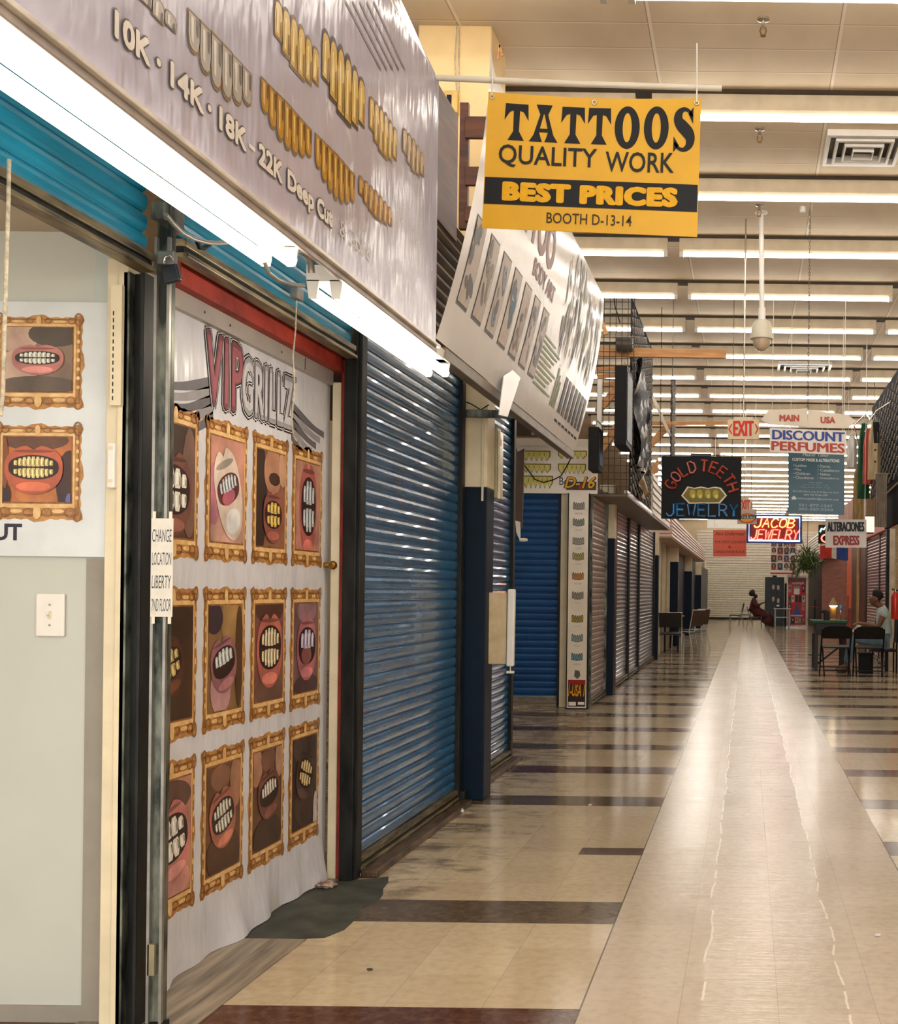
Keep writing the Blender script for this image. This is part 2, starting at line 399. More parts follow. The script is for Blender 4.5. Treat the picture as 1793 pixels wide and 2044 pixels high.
# ------------------------------------------------------------------ roll shutters
PROF = ((0, 0), (0.007, 0.12), (0.010, 0.35), (0.0115, 0.58), (0.0085, 0.80), (0.001, 0.90), (-0.004, 0.94), (-0.004, 0.985))
def shutter(label, axis, fx, a0, a1, z0, z1, m, pitch=0.075, group=None, guides=True, gm=None, bar=True, barm=None, name='roll_shutter', gw=0.06):
    mp = (lambda s, z, d: (fx + d, s, z)) if axis == 'y' else ((lambda s, z, d: (s, fx - d, z)) if axis == 'x' else (lambda s, z, d: (fx - d, s, z)))
    t = thing(name, label, 'shutter', mp((a0 + a1) / 2, z0, 0), group)
    mb = MB(); n = max(1, round((z1 - z0) / pitch)); h = (z1 - z0) / n; pts = []
    for i in range(n):
        for d, q in PROF: pts.append((d, z0 + (i + q) * h))
    pts.append((0, z1))
    vs = [mp(s, z, d) for d, z in pts for s in (a0, a1)]
    mb.mesh(vs, [(2 * i, 2 * i + 1, 2 * i + 3, 2 * i + 2) for i in range(len(pts) - 1)], m)
    mb.fixn = False; mb.build('curtain', t)
    if bar:
        b = MB(); p, q = mp(a0, z0, -0.012), mp(a1, z0 + 0.07, 0.026)
        b.box(min(p[0], q[0]), max(p[0], q[0]), min(p[1], q[1]), max(p[1], q[1]), z0 + 0.014, z0 + 0.032, barm or M_darkst)
        p, q = mp(a0, z0, -0.012), mp(a1, z0, 0.040); b.box(min(p[0], q[0]), max(p[0], q[0]), min(p[1], q[1]), max(p[1], q[1]), z0, z0 + 0.014, barm or M_oldbar)
        p, q = mp(a0, z0, -0.012), mp(a1, z0, 0.034); b.box(min(p[0], q[0]), max(p[0], q[0]), min(p[1], q[1]), max(p[1], q[1]), z0 + 0.032, z0 + 0.056, barm or M_oldbar)
        b.build('bottom_bar', t, bevel=0.003)
    if guides:
        for s0, s1 in ((a0 - gw, a0 + 0.01), (a1 - 0.01, a1 + gw)):
            b = MB(); p, q = mp(s0, 0, -0.03), mp(s1, 0, 0.035)
            b.box(min(p[0], q[0]), max(p[0], q[0]), min(p[1], q[1]), max(p[1], q[1]), 0, z1, gm or M_grime); b.build('guide_rail', t, bevel=0.003)
    return t
XW = -1.73
shutter('teal roll shutter pulled up over the open booth at far left', 'y', XW - 0.02, 0.4, 3.30, 2.19, 2.95, M_teal, pitch=0.06, guides=False, group='raised teal shutters')
shutter('teal roll shutter pulled up above the booth with the framed smile posters', 'y', XW - 0.02, 3.48, 5.0, 2.29, 2.95, M_teal, pitch=0.06, guides=False, group='raised teal shutters')
shutter('closed blue roll shutter between the smile poster booth and the first pillar', 'y', XW - 0.015, 5.12, 6.86, 0.03, 2.61, M_blue, pitch=0.057, gm=M_darkst)
shutter('short closed blue roll shutter right behind the first blue pillar', 'y', -1.79, 7.28, 8.6, 0.03, 2.61, M_blue, pitch=0.057, gm=M_darkst)
shutter('flat deep blue roll shutter facing the viewer under the gold grill banner', 'x', 12.78, -3.7, -2.09, 0.06, 2.4, mat('royal_slat', (10, 74, 132), 0.4, 0.1, var=0.1, scale=5), gm=M_grime, barm=M_grey)
shutter('narrow greyish pink roll shutter right of the white grill strip poster', 'y', -1.75, 12.72, 14.05, 0.03, 2.5, M_slatgrey, pitch=0.065, gm=M_grime)
shutter('closed steel blue roll shutter right after the second blue pillar', 'y', -1.76, 15.2, 16.75, 0.03, 2.4, M_slatdeep, pitch=0.06, gm=M_darkst, group='steel blue shutters past the second pillar')
shutter('middle one of the three steel blue roll shutters between second and third pillar', 'y', -1.76, 16.9, 18.35, 0.03, 2.4, M_slatdeep, pitch=0.06, gm=M_darkst, group='steel blue shutters past the second pillar')
shutter('farthest steel blue roll shutter, just before the third blue pillar', 'y', -1.76, 18.5, 21.4, 0.03, 2.4, M_slatdeep, pitch=0.06, gm=M_darkst, group='steel blue shutters past the second pillar')

# ------------------------------------------------------------------ painted pillars
def pillar(x0, x1, y0, y1, zb, zt, label, name='pillar'):
    t = thing(name, label, 'pillar', ((x0 + x1) / 2, (y0 + y1) / 2, 0)); t['kind'] = 'structure'
    MB().box(x0, x1, y0, y1, 0, zb, M_navy).build('painted_base', t, bevel=0.006)
    MB().box(x0, x1, y0, y1, zb, zt, M_cream).build('cream_shaft', t, bevel=0.006)
    return t
pillar(-1.80, -1.595, 7.0, 7.2, 1.915, 2.56, 'square pillar, navy below and cream above, after the big blue shutter')
pillar(-1.83, -1.64, 14.15, 14.35, 1.94, 2.6, 'square pillar, navy below and cream above, right of the grill strip poster')
pillar(-1.88, -1.69, 21.8, 22.0, 1.98, 2.6, 'navy and cream pillar at the end of the steel blue shutters')
for i, y in enumerate((27.2, 34, 41)):
    pillar(-1.86, -1.64, y, y + 0.22, 2.0 if i == 0 else 1.9, 2.335, 'far navy and cream pillar, %s one beyond the tables on the left' % ORD[i])

# ------------------------------------------------------------------ cross aisle soffit, shutter hoods, upper duct box
M_dwood = mat('dark_board', (58, 44, 34), 0.6, scale=4, sc=(6, 1, 1))
struct(MB().box(-4.2, -1.93, 8.85, 12.55, 2.97, 3.0, M_dwood).build('trim_1'))
hm = mat('rusty_corrugated_sheet', (112, 88, 56), 0.45, 0.3, scale=3, sc=(5, 0.6, 5), col2=(52, 38, 24))
mb = MB()
pts = []
for i in range(12):
    z = 2.62 + i * 0.065; pts += [(XW + 0.02, z), (XW + 0.05, z + 0.02), (XW + 0.02, z + 0.045)]
prof = [(x, 5.1, z) for x, z in pts] + [(XW - 0.25, 5.1, pts[-1][1]), (XW - 0.25, 5.1, pts[0][1])]
mb.prism(prof, (0, 3.6, 0), hm); o = mb.build('shutter_hood'); tag(o, 'rusty brown corrugated shutter hood above the blue shutters', 'shutter hood')
struct(MB().box(-4.2, -1.74, 12.62, 12.74, 2.46, 2.96, M_siding).build('trim_6'))
b0, b1 = P(835, 50, 7.27), P(982, 50, 7.27)
mb = MB(); mb.box(b0.x, b1.x, 7.27, 7.7, 2.6, CEIL, M_creamy); o = mb.build('column_box', bevel=0.01); struct(o)

# ------------------------------------------------------------------ booth at far left: partition, ceiling, jamb
PY = 3.38
mb = MB(); mb.box(-4.6, -1.885, PY, PY + 0.06, 0, 2.33, mat('pale_grey_wall', (194, 197, 188), 0.5, var=0.02, scale=3)); struct(mb.build('wall_booth'))
tm = mat('grey_edge_board', (150, 144, 132), 0.55, var=0.05)
a, c = P(175, 1115, PY), P(213, 2040, PY)
mb = MB(); mb.box(a.x, -1.885, PY - 0.006, PY, 0.0, a.z, tm); mb.box(-4.6, a.x, PY - 0.006, PY, 0, P(100, 2006, PY).z, tm)
mb.box(P(193, 480, PY).x, -1.885, PY - 0.006, PY, P(200, 610, PY).z, 2.33, mat('pale_aqua_board', (186, 196, 190), 0.5, var=0.03)); struct(mb.build('trim_2'))
struct(MB().box(-4.6, -1.79, 0.3, PY, 2.33, 2.37, mat('booth_ceiling', (190, 178, 160), 0.6, var=0.03)).build('ceiling_booth'))
struct(MB().box(-4.7, -4.6, 0.3, PY, 0, 2.33, M_wall).build('wall_booth_side'))
jl, jr = P(213, 1300, PY - 0.03).x, P(259, 1300, PY - 0.03).x
t = thing('door_jamb', 'cream painted wooden door jamb at the right edge of the open booth', 'door jamb', ((jl + jr) / 2, PY, 0)); t['kind'] = 'structure'
MB().box(jl, jl + 0.035, PY - 0.05, PY - 0.001, 0, 2.24, M_cream).build('inner_board', t, bevel=0.003)
MB().box(jl + 0.037, jr, PY - 0.06, PY - 0.001, 0, 2.24, M_cream).build('outer_board', t, bevel=0.003)
# perforated rail and contact sensor on the jamb
a, c = P(232, 570, PY - 0.065), P(247, 810, PY - 0.065)
mb = MB(); mb.box(a.x - 0.01, c.x - 0.004, PY - 0.074, PY - 0.06, c.z, a.z, M_cream)
for i in range(13):
    z = c.z + (a.z - c.z) * (i + 0.7) / 17; mb.box(a.x - 0.003, a.x, PY - 0.0748, PY - 0.074, z, z + 0.012, M_darkst)
tag(mb.build('slotted_rail'), 'short cream slotted metal rail screwed to the door jamb', 'rail')
a, c = P(219, 885, PY - 0.06), P(234, 975, PY - 0.06)
t = thing('door_sensor', 'small white door contact sensor halfway up the cream jamb', 'sensor', ((a.x + c.x) / 2, PY - 0.06, c.z))
MB().box(a.x, c.x, PY - 0.075, PY - 0.05, c.z, a.z, M_white).build('case', t, bevel=0.004)
mb = MB()
for i in (0.12, 0.85):
    mb.box(a.x + 0.006, c.x - 0.006, PY - 0.0765, PY - 0.075, c.z + (a.z - c.z) * i, c.z + (a.z - c.z) * i + 0.01, M_cream)
mb.build('raised_tab', t)
# shutter track and post between the two left booths
t = thing('shutter_track', 'grimy dark steel shutter track between cream jamb and padlocked post', 'shutter track', (-1.78, PY, 0))
MB().box(P(259, 1300, PY).x, P(272, 1300, PY).x, PY - 0.06, PY + 0.02, 0, 2.2, M_grime).build('outer_lip', t, bevel=0.003)
MB().box(P(272, 1300, PY).x, P(292, 1300, PY).x, PY - 0.03, PY + 0.02, 0, 2.2, M_darkst).build('channel', t)
MB().box(P(292, 1300, PY).x, P(300, 1300, PY).x, PY - 0.06, PY + 0.02, 0, 2.2, M_darkst).build('inner_lip', t, bevel=0.003)
t = thing('steel_post', 'grimy steel post with a taped paper note and padlock', 'post', (-1.735, PY - 0.03, 0))
pl, pr = P(303, 1300, PY - 0.05).x, P(334, 1300, PY - 0.05).x
mb = MB(); mb.box(pl, pr, PY - 0.05, PY - 0.025, 0.02, 2.52, M_grime); mb.build('web', t, bevel=0.004)
for xx in (pl, pr - 0.008): MB().box(xx, xx + 0.008, PY - 0.062, PY - 0.05, 0.02, 2.3, M_grey).build('flange', t)
MB().box(pl - 0.006, pr + 0.004, PY - 0.068, PY - 0.02, 0.0, 0.02, M_darkst).build('foot_plate', t)
MB().box(pl + 0.004, pl + 0.024, PY - 0.062, PY - 0.05, 0.16, 0.25, mat('old_tag', (150, 140, 110), 0.6)).build('latch_tab', t)
mb = MB(); mb.box(XW + 0.003, XW + 0.013, PY - 0.02, PY + 0.09, 2.36, 2.62, M_grime); mb.build('header_plate', t)
a = P(318, 425, PY - 0.07); mb = MB(); mb.box(a.x - 0.02, a.x + 0.02, a.y - 0.01, a.y + 0.02, a.z - 0.02, a.z + 0.03, M_grime); mb.build('corner_tab', t, bevel=0.002)
MB().box(P(318, 520, PY - .07).x, P(352, 520, PY - .07).x, PY - 0.085, PY - 0.06, P(330, 530, PY - .07).z, P(330, 503, PY - .07).z, M_grey).build('hasp', t, bevel=0.003)
# padlock
c = P(342, 545, PY - 0.1)
t = thing('padlock', 'dark padlock hanging from the hasp at the top of the post', 'padlock', c)
mb = MB(); q = math.radians(-14)
R = Matrix.Rotation(q, 3, 'Y')
mb.mesh([c + R @ Vector((x, y, z)) for z in (-0.028, 0.022) for x, y in ((-0.024, -0.011), (0.024, -0.011), (0.024, 0.011), (-0.024, 0.011))],
        [(0, 3, 2, 1), (4, 5, 6, 7), (0, 1, 5, 4), (1, 2, 6, 5), (2, 3, 7, 6), (3, 0, 4, 7)], mat('dark_padlock', (42, 48, 54), 0.35, 0.4)); mb.build('body', t, bevel=0.005)
MB().tube([c + R @ Vector((0.014 * math.cos(s), 0, 0.03 + 0.02 * math.sin(s))) for s in [math.pi * i / 8 for i in range(9)]], 0.0035, M_chrome, 8).build('shackle', t, smooth=50)

# ------------------------------------------------------------------ smile poster booth: frame round the poster
XV = -1.862
t = thing('booth_door_frame', 'red and cream wooden frame round the smile poster doorway', 'door frame', (-1.84, 4.4, 0)); t['kind'] = 'structure'
MB().box(-1.87, -1.80, 3.62, 5.24, 2.245, 2.42, M_redp).build('red_header', t, bevel=0.003)
MB().box(-1.846, -1.808, 5.075, 5.13, 0, 2.2, M_cream).build('cream_jamb', t, bevel=0.003)
MB().box(-1.808, -1.780, 5.08, 5.16, 0, 2.3, M_redp).build('red_jamb', t, bevel=0.003)
MB().box(-1.780, -1.722, 5.035, 5.09, 0, 2.62, M_darkst).build('shutter_guide', t, bevel=0.003)
mb = MB(); mb.box(-1.868, -1.84, 3.46, 5.07, 2.185, 2.246, mat('silver_strip', (178, 172, 166), 0.4, 0.3, var=0.05))
for y in (3.86, 4.05, 4.5): mb.box(-1.8402, -1.8385, y, y + 0.008, 2.21, 2.218, M_darkst)
mb.box(-1.8402, -1.8385, 4.74, 4.744, 2.19, 2.24, M_darkst)
mb.build('silver_strip', t, bevel=0.002)
MB().box(-1.91, -1.868, 3.44, 5.11, 0, 2.25, mat('door_panel', (196, 192, 190), 0.5, var=0.04)).build('door_panel', t)
c = PX(652, 1128, -1.85)
mb = MB(); mb.lathe(c, [(0.012, -0.012), (0.014, 0), (0.011, 0.012), (0.018, 0.02), (0.02, 0.032), (0.012, 0.042)], M_brass, 14, 'x'); mb.build('door_knob', t, smooth=40)

t = thing('added_booth_lamp', 'added tube lamp, out of view, brightening the open booth at far left', 'lamp', (-3.2, 1.9, 2.27))  # lamp added out of view to brighten the booth's partition wall
MB().box(-3.26, -3.14, 1.3, 2.5, 2.3, 2.33, M_white).build('housing', t)
MB().tube([(-3.2, 1.32, 2.28), (-3.2, 2.48, 2.28)], .019, M_stube, 10).build('tube', t)
# ================================================================== PRINTED PICTURES
G_dark = soft('gilt_shadow', (168, 114, 58), (112, 68, 28), 40)
G_mid = soft('gilt_print', (206, 154, 88), (150, 98, 46), 34)
G_lite = soft('gilt_light', (240, 206, 146), (208, 162, 100), 30)
def ornate(u0, v0, u1, v1, d):          # outline of a carved frame: scrolls at the corners and crests mid-side
    pts = []
    def side(ax, ay, bx, by, n):
        L = math.hypot(bx - ax, by - ay); tx, ty = (bx - ax) / L, (by - ay) / L; ox, oy = ty, -tx
        for i in range(n):
            s = i / n; e = min(s, 1 - s) * L
            h = d * (0.55 * math.exp(-(e / (d * 1.6)) ** 2) + 0.75 * math.exp(-((s - 0.5) * L / (d * 1.7)) ** 2) + 0.16 * math.sin(s * 46) * (1 if e > d else 0.4))
            pts.append((ax + tx * s * L + ox * h, ay + ty * s * L + oy * h))
    side(u0, v0, u1, v0, 26); side(u1, v0, u1, v1, 34); side(u1, v1, u0, v1, 26); side(u0, v1, u0, v0, 34)
    return pts
def gilt(p, u0, v0, u1, v1, bu, bt, bb):   # frame u0..u1, v0..v1 with border widths side, top, bottom; returns picture opening
    d = min(bu, bt) * 0.36
    p.poly(ornate(u0 + d * .6, v0 + d * .8, u1 - d * .6, v1 - d * .8, d), G_mid, 1)
    q = 0.35
    p.rect(u0 + bu * q, v0 + bb * q, u1 - bu * q, v1 - bt * q, G_dark, 2)
    p.rect(u0 + bu * .48, v0 + bb * .42, u1 - bu * .48, v1 - bt * .45, G_mid, 3)
    p.rect(u0 + bu * .72, v0 + bb * .72, u1 - bu * .72, v1 - bt * .72, G_lite, 4)
    p.rect(u0 + bu * .9, v0 + bb * .92, u1 - bu * .9, v1 - bt * .92, G_dark, 5)
    cu = (u0 + u1) / 2
    for v, b, s in ((v0, bb, 1), (v1, bt, -1)):       # scrolls printed on top and bottom rails
        for k in (-1, 1):
            p.ring(cu + k * (u1 - u0) * .1, v + s * b * .5, b * .28, b * .22, b * .07, G_dark, 5, 12)
            p.ring(cu + k * (u1 - u0) * .36, v + s * b * .5, b * .3, b * .26, b * .08, G_dark, 5, 12)
            p.ell(cu + k * (u1 - u0) * .23, v + s * b * .56, (u1 - u0) * .07, b * .1, G_lite, 5, 10)
        p.ell(cu, v + s * b * .5, b * .2, b * .34, G_lite, 6, 10)
    for uu in (u0 + bu * .5, u1 - bu * .5):
        for i in range(7):
            v = v0 + bb + (v1 - v0 - bb - bt) * (i + .5) / 7; p.ell(uu, v, bu * .16, (v1 - v0) * .022, G_lite, 5, 8)
        for v in (v0 + bb * .4, v1 - bt * .4): p.ring(uu, v, bu * .4, bb * .36, bu * .13, G_dark, 6, 12)
    return (u0 + bu, v0 + bb, u1 - bu, v1 - bt)
def skin(c):
    return mat('skin_print_%02x%02x%02x' % tuple(int(x) for x in c), c, 0.35, scale=9, col2=tuple(int(x * .72) for x in c), lo=.3, hi=.7)
def smile(p, r, sk, lip, tooth, cx=.5, cy=.5, w=.7, h=.3, rot=0.0, rows=2, shade=(), tongue=None, tw=6, gapc=(46, 16, 14), lipw=.4, L=6):
    u0, v0, u1, v1 = r; du, dv = u1 - u0, v1 - v0
    S_ = min(du, dv); Z = [L]
    c, q = math.cos(rot), math.sin(rot); OU, OV = u0 + cx * du, v0 + cy * dv
    def T(x, y): return (OU + x * c - y * q, OV + x * q + y * c)
    def put(pts, m, dl=0):
        k = clip(pts, r)
        if k: p.poly(k, m, Z[0] + dl)
    def ell(x, y, a, b, m, dl=0, n=22, t0=0, t1=2 * math.pi): put([T(x + a * math.cos(t0 + (t1 - t0) * i / n), y + b * math.sin(t0 + (t1 - t0) * i / n)) for i in range(n)], m, dl)
    p.rect(u0, v0, u1, v1, skin(sk), L)
    L0_ = L
    for x, y, a, b, col in shade:
        k = clip([(u0 + x * du + a * du * math.cos(t), v0 + y * dv + b * dv * math.sin(t)) for t in (2 * math.pi * i / 20 for i in range(20))], r)
        L += 1
        if k: p.poly(k, skin(col), L)
    Z[0] = L
    W2, H2 = w * du / 2, h * du / 2
    lip = tuple(min(255, max(0, int(x))) for x in (lip[0], lip[1] * .95, lip[2] * .96)); lm = skin(lip); ld = skin(tuple(int(x * .72) for x in lip)); ll = skin(tuple(min(255, int(x * 1.2) + 12) for x in lip))
    e = lipw * H2 * 1.15 + .085 * du
    up = [T(W2 * 1.16 * math.cos(t), (H2 + e * .8) * abs(math.sin(t)) ** .8 * (1 - .22 * math.exp(-(math.cos(t) / .16) ** 2))) for t in (math.pi * i / 24 for i in range(25))]
    dn = [T(W2 * 1.16 * math.cos(t), -(H2 + e * 1.15) * abs(math.sin(t)) ** .85) for t in (math.pi + math.pi * i / 24 for i in range(1, 24))]
    dn = [T(W2 * 1.16 * math.cos(t), -(H2 + e * 1.15) * abs(math.sin(t)) ** .85) for t in (math.pi + math.pi * i / 24 for i in range(1, 24))]
    put(up + dn, lm, 2)
    ell(0, -H2 - e * .55, W2 * .7, e * .38, ll, 3, 18)
    ell(0, H2 + e * .3, W2 * .8, e * .12, ld, 3, 18)
    put([T(W2 * math.cos(t), H2 * math.copysign(abs(math.sin(t)) ** .75, math.sin(t))) for t in (2 * math.pi * i / 30 for i in range(30))], skin(gapc), 4)
    if tongue: ell(-W2 * .1, -H2 * .5, W2 * .6, H2 * .5, skin(tongue), 5)
    tm, tl = ink(tooth), ink(tuple(min(255, int(x * 1.18) + 14) for x in tooth)); td = ink(tuple(int(x * .55) for x in tooth))
    for row in range(rows):
        sg = 1 if row == 0 else -1
        for i in range(tw):
            f = (i + .5) / tw * 2 - 1; x = f * W2 * .8
            top = H2 * .88 * math.sqrt(max(0, 1 - (f * .86) ** 2)); bot = H2 * (.06 if rows == 2 else -.15) + H2 * .12 * f * f
            a = W2 * .8 / tw * (.93 if abs(f) < .5 else .8)
            y0, y1 = sg * bot, sg * top
            pts = [T(x + a * sx, y0 + (y1 - y0) * sy) for sx, sy in ((-.8, 0), (.8, 0), (1, .15), (1, .7), (.6, 1), (-.6, 1), (-1, .7), (-1, .15))]
            put(pts, tm, 5 + (1 if tongue else 0))
            put([T(x + a * sx, y0 + (y1 - y0) * sy) for sx, sy in ((-.6, .2), (-.1, .2), (0, .8), (-.5, .8))], tl, 6 + (1 if tongue else 0))
            put([T(x + a * sx, y0 + (y1 - y0) * sy) for sx, sy in ((.45, .1), (.85, .2), (.8, .7), (.5, .6))], td, 6 + (1 if tongue else 0))
GOLD, SILV, WHT, PALE = (214, 182, 98), (188, 196, 204), (230, 226, 214), (222, 214, 178)

# ------------------------------------------------------------------ grey banner with two framed smiles on the booth wall
YB = PY - 0.012
mb = MB(); p = Print(mb, facing(YB), 0.0006)
a, c = P(227, 604, YB), P(215, 1112, YB)
L0 = -2.52
mb.mesh([(L0, YB, c.z), (c.x, YB, c.z), (a.x - .004, YB, a.z), (L0, YB, a.z), (L0, YB + .003, c.z), (c.x, YB + .003, c.z), (a.x - .004, YB + .003, a.z), (L0, YB + .003, a.z)],
        [(0, 1, 2, 3), (7, 6, 5, 4), (0, 4, 5, 1), (1, 5, 6, 2), (2, 6, 7, 3), (3, 7, 4, 0)], vinyl((216, 222, 224)))
a, c = P(-14, 818, YB), P(170, 628, YB)
r = gilt(p, a.x, a.z, c.x, c.z, .034, .04, .055)
smile(p, r, (150, 124, 104), (206, 138, 128), (220, 222, 206), .5, .52, .66, .2, 0, 2, [(.2, .85, .3, .25, (214, 178, 158)), (.75, .9, .4, .2, (86, 74, 64)), (.2, .35, .3, .3, (220, 186, 164)), (.5, .1, .6, .14, (110, 92, 78))], tw=8)
a, c = P(-16, 1042, YB), P(168, 845, YB)
r = gilt(p, a.x, a.z, c.x, c.z, .034, .042, .06)
smile(p, r, (216, 126, 66), (206, 110, 76), (226, 204, 142), .46, .53, .74, .36, 0, 2, [(.46, .95, .5, .16, (112, 72, 52)), (.5, .12, .32, .16, (226, 138, 76)), (.98, .3, .2, .5, (72, 40, 32)), (.02, .1, .1, .2, (60, 36, 30)), (.03, .6, .05, .4, (150, 84, 50)), (.98, .02, .05, .12, (110, 120, 190))], tw=9, lipw=.5)
a, c = P(-14, 1080, YB), P(46, 1044, YB)
p.text('UT', a.x, a.z, c.x, c.z, ink((240, 240, 240)), 1, bold=.05); p.text('UT', a.x + .002, a.z + .002, c.x - .002, c.z - .002, ink((54, 52, 66)), 2, bold=.035)
tag(mb.build('smile_banner', fix=False), 'grey banner with two framed golden smiles on the booth wall above the switch', 'banner')
# light switch
a, c = P(75, 1270, PY), P(133, 1185, PY)
t = thing('light_switch', 'white wall plate with a toggle switch on the pale grey wall', 'light switch', ((a.x + c.x) / 2, PY - .003, a.z))
MB().box(a.x, c.x, PY - .012, PY - .003, a.z, c.z, M_white).build('wall_plate', t, bevel=.004)
mx, mz = (a.x + c.x) / 2, (a.z + c.z) / 2
MB().box(mx - .005, mx + .005, PY - .0135, PY - .012, mz - .012, mz + .012, M_cream).build('slot', t)
MB().bar((mx, PY - .012, mz), (mx, PY - .024, mz + .006), .007, .01, M_white).build('toggle', t, bevel=.001)
for s in (-1, 1): MB().lathe((mx, PY - .012, mz + s * .03), [(.0035, 0), (.0035, -.0012)], M_grey, 10, 'y').build('screw', t)

# ------------------------------------------------------------------ big smile poster in the next booth
mb = MB(); p = Print(mb, facing_x(XV), 0.0006)
base = vinyl((213, 215, 224))
# sheet: flat above, rippled hem touching the floor
n, kz = 40, 24; vs = []
for i in range(n + 1):
    y = 3.46 + (5.055 - 3.46) * i / n
    for j in range(kz + 1):
        z = 0.006 + 2.2 * j / kz
        d = max(0, 1 - z / .2) ** 1.5 * (.018 + .018 * math.sin(y * 9 + 1) + .012 * math.sin(y * 23))
        vs.append((XV + d, y, z))
mb.mesh(vs, [(i * (kz + 1) + j, (i + 1) * (kz + 1) + j, (i + 1) * (kz + 1) + j + 1, i * (kz + 1) + j + 1) for i in range(n) for j in range(kz)], base)
rows = ((1.372, 1.885), (.776, 1.292), (.205, .727)); cols = [3.545 + .375 * i for i in range(4)]
D = dict
pics = [
 [D(sk=(96, 62, 46), lip=(126, 80, 66), tooth=WHT, cx=.45, cy=.42, w=.8, h=.62, tw=4, shade=[(.6, .9, .5, .3, (70, 46, 36)), (.85, .5, .2, .5, (130, 96, 80))]),
  D(sk=(214, 152, 134), lip=(238, 232, 214), tooth=SILV, cx=.5, cy=.52, w=.66, h=.42, rot=.35, rows=1, tw=6, tongue=(196, 104, 124), gapc=(110, 40, 40), lipw=1.5, shade=[(.5, .1, .5, .2, (228, 176, 160)), (.1, .45, .2, .3, (206, 130, 150))]),
  D(sk=(150, 100, 76), lip=(166, 96, 82), tooth=GOLD, cx=.55, cy=.34, w=.6, h=.42, tw=4, shade=[(.1, .5, .25, .6, (58, 34, 26)), (.55, .8, .32, .25, (196, 142, 112)), (.6, .72, .2, .07, (70, 40, 30)), (.9, .85, .15, .2, (206, 160, 130))]),
  D(sk=(206, 150, 130), lip=(196, 112, 100), tooth=SILV, cx=.5, cy=.5, w=.6, h=.95, tw=4, gapc=(52, 20, 18), shade=[(.5, .12, .5, .22, (224, 150, 138))])],
 [D(sk=(74, 46, 28), lip=(96, 56, 38), tooth=(206, 184, 120), cx=.4, cy=.5, w=.6, h=.4, rot=.3, rows=2, tw=4, shade=[(.5, .85, .5, .2, (58, 36, 22))]),
  D(sk=(150, 112, 74), lip=(168, 116, 124), tooth=(204, 212, 212), cx=.42, cy=.46, w=.66, h=.42, rot=.25, rows=1, tw=5, shade=[(.7, .85, .35, .25, (178, 140, 86)), (.15, .88, .25, .15, (66, 46, 60)), (.35, .2, .3, .25, (206, 158, 160)), (.9, .5, .12, .5, (92, 60, 34))]),
  D(sk=(142, 88, 78), lip=(206, 122, 106), tooth=(222, 204, 172), cx=.5, cy=.55, w=.78, h=.66, tw=6, shade=[(.5, .95, .5, .15, (92, 52, 44)), (.5, .1, .5, .15, (120, 84, 70))]),
  D(sk=(130, 96, 104), lip=(196, 124, 130), tooth=(196, 190, 220), cx=.5, cy=.52, w=.7, h=.6, rows=1, tw=4, tongue=(150, 90, 90), shade=[(.5, .92, .4, .14, (168, 124, 134)), (.5, .08, .5, .12, (84, 60, 62))])],
 [D(sk=(206, 146, 126), lip=(222, 146, 138), tooth=WHT, cx=.5, cy=.5, w=.8, h=.6, rot=.2, rows=2, tw=4, shade=[(.5, .85, .5, .15, (110, 76, 64)), (.5, .12, .5, .15, (228, 160, 150))]),
  D(sk=(116, 74, 52), lip=(190, 122, 98), tooth=(206, 204, 190), cx=.45, cy=.52, w=.66, h=.46, rot=.25, tw=6, shade=[(.4, .88, .3, .12, (150, 104, 78)), (.85, .8, .18, .25, (176, 126, 96)), (.5, .15, .5, .25, (92, 58, 40))]),
  D(sk=(108, 72, 56), lip=(132, 84, 68), tooth=(218, 212, 196), cx=.52, cy=.56, w=.66, h=.4, rot=.2, rows=1, tw=6, shade=[(.1, .85, .2, .2, (190, 140, 112)), (.5, .9, .25, .12, (130, 88, 70)), (.9, .88, .15, .2, (196, 150, 124)), (.5, .12, .5, .2, (70, 46, 36))]),
  D(sk=(58, 44, 38), lip=(84, 64, 58), tooth=(206, 186, 138), cx=.5, cy=.6, w=.62, h=.46, rot=-.35, rows=2, tw=5, shade=[(.5, .25, .4, .25, (82, 62, 54)), (.3, .9, .3, .15, (86, 68, 60)), (.95, .1, .1, .25, (214, 210, 214))])]]
for (z0, z1), pr_ in zip(rows, pics):
    for y0, d in zip(cols, pr_):
        r = gilt(p, y0, z0, y0 + .342, z1, .04, .07, .075); smile(p, r, **d)
# shop logo: tall outlined letters between two wings
wing = ink((150, 148, 152)); wd = ink((104, 102, 108))
for s, yy in ((-1, 3.98), (1, 4.66)):
    for i in range(5):
        w = .36 - .045 * i; z = 2.07 - .030 * i - (.03 if s < 0 else 0)
        up = [(yy + s * w * t, z - .10 * t - .02 + .10 * (t - .5) ** 2 * (0 if t < .5 else .9)) for t in [k / 8 for k in range(9)]]
        dn = [(yy + s * w * t, z - .10 * t - .02 - .006 - .034 * (1 - t * t)) for t in [k / 8 for k in range(8, -1, -1)]]
        p.poly(up + dn, wing if i % 2 else wd, 1)
for body, b, sp, col in (('VIP', (3.925, 1.925, 4.20, 2.165), .92, (128, 74, 82)), ('GRILLZ', (4.205, 1.932, 4.665, 2.135), .95, (160, 160, 166))):
    for g, cc, L in ((.023, (30, 27, 30), 2), (.017, (230, 228, 230), 3), (.0135, (36, 32, 36), 4), (.0075, col, 5)):
        p.text(body, b[0] - g, b[1] - g, b[2] + g, b[3] + g, ink(cc), L, space=1.14, thick=g)
    p.text(body, b[0], b[1] + .012, b[2], b[3] - .012, ink(tuple(min(255, int(x * 1.25)) for x in col)), 6, space=1.14, thick=.003)
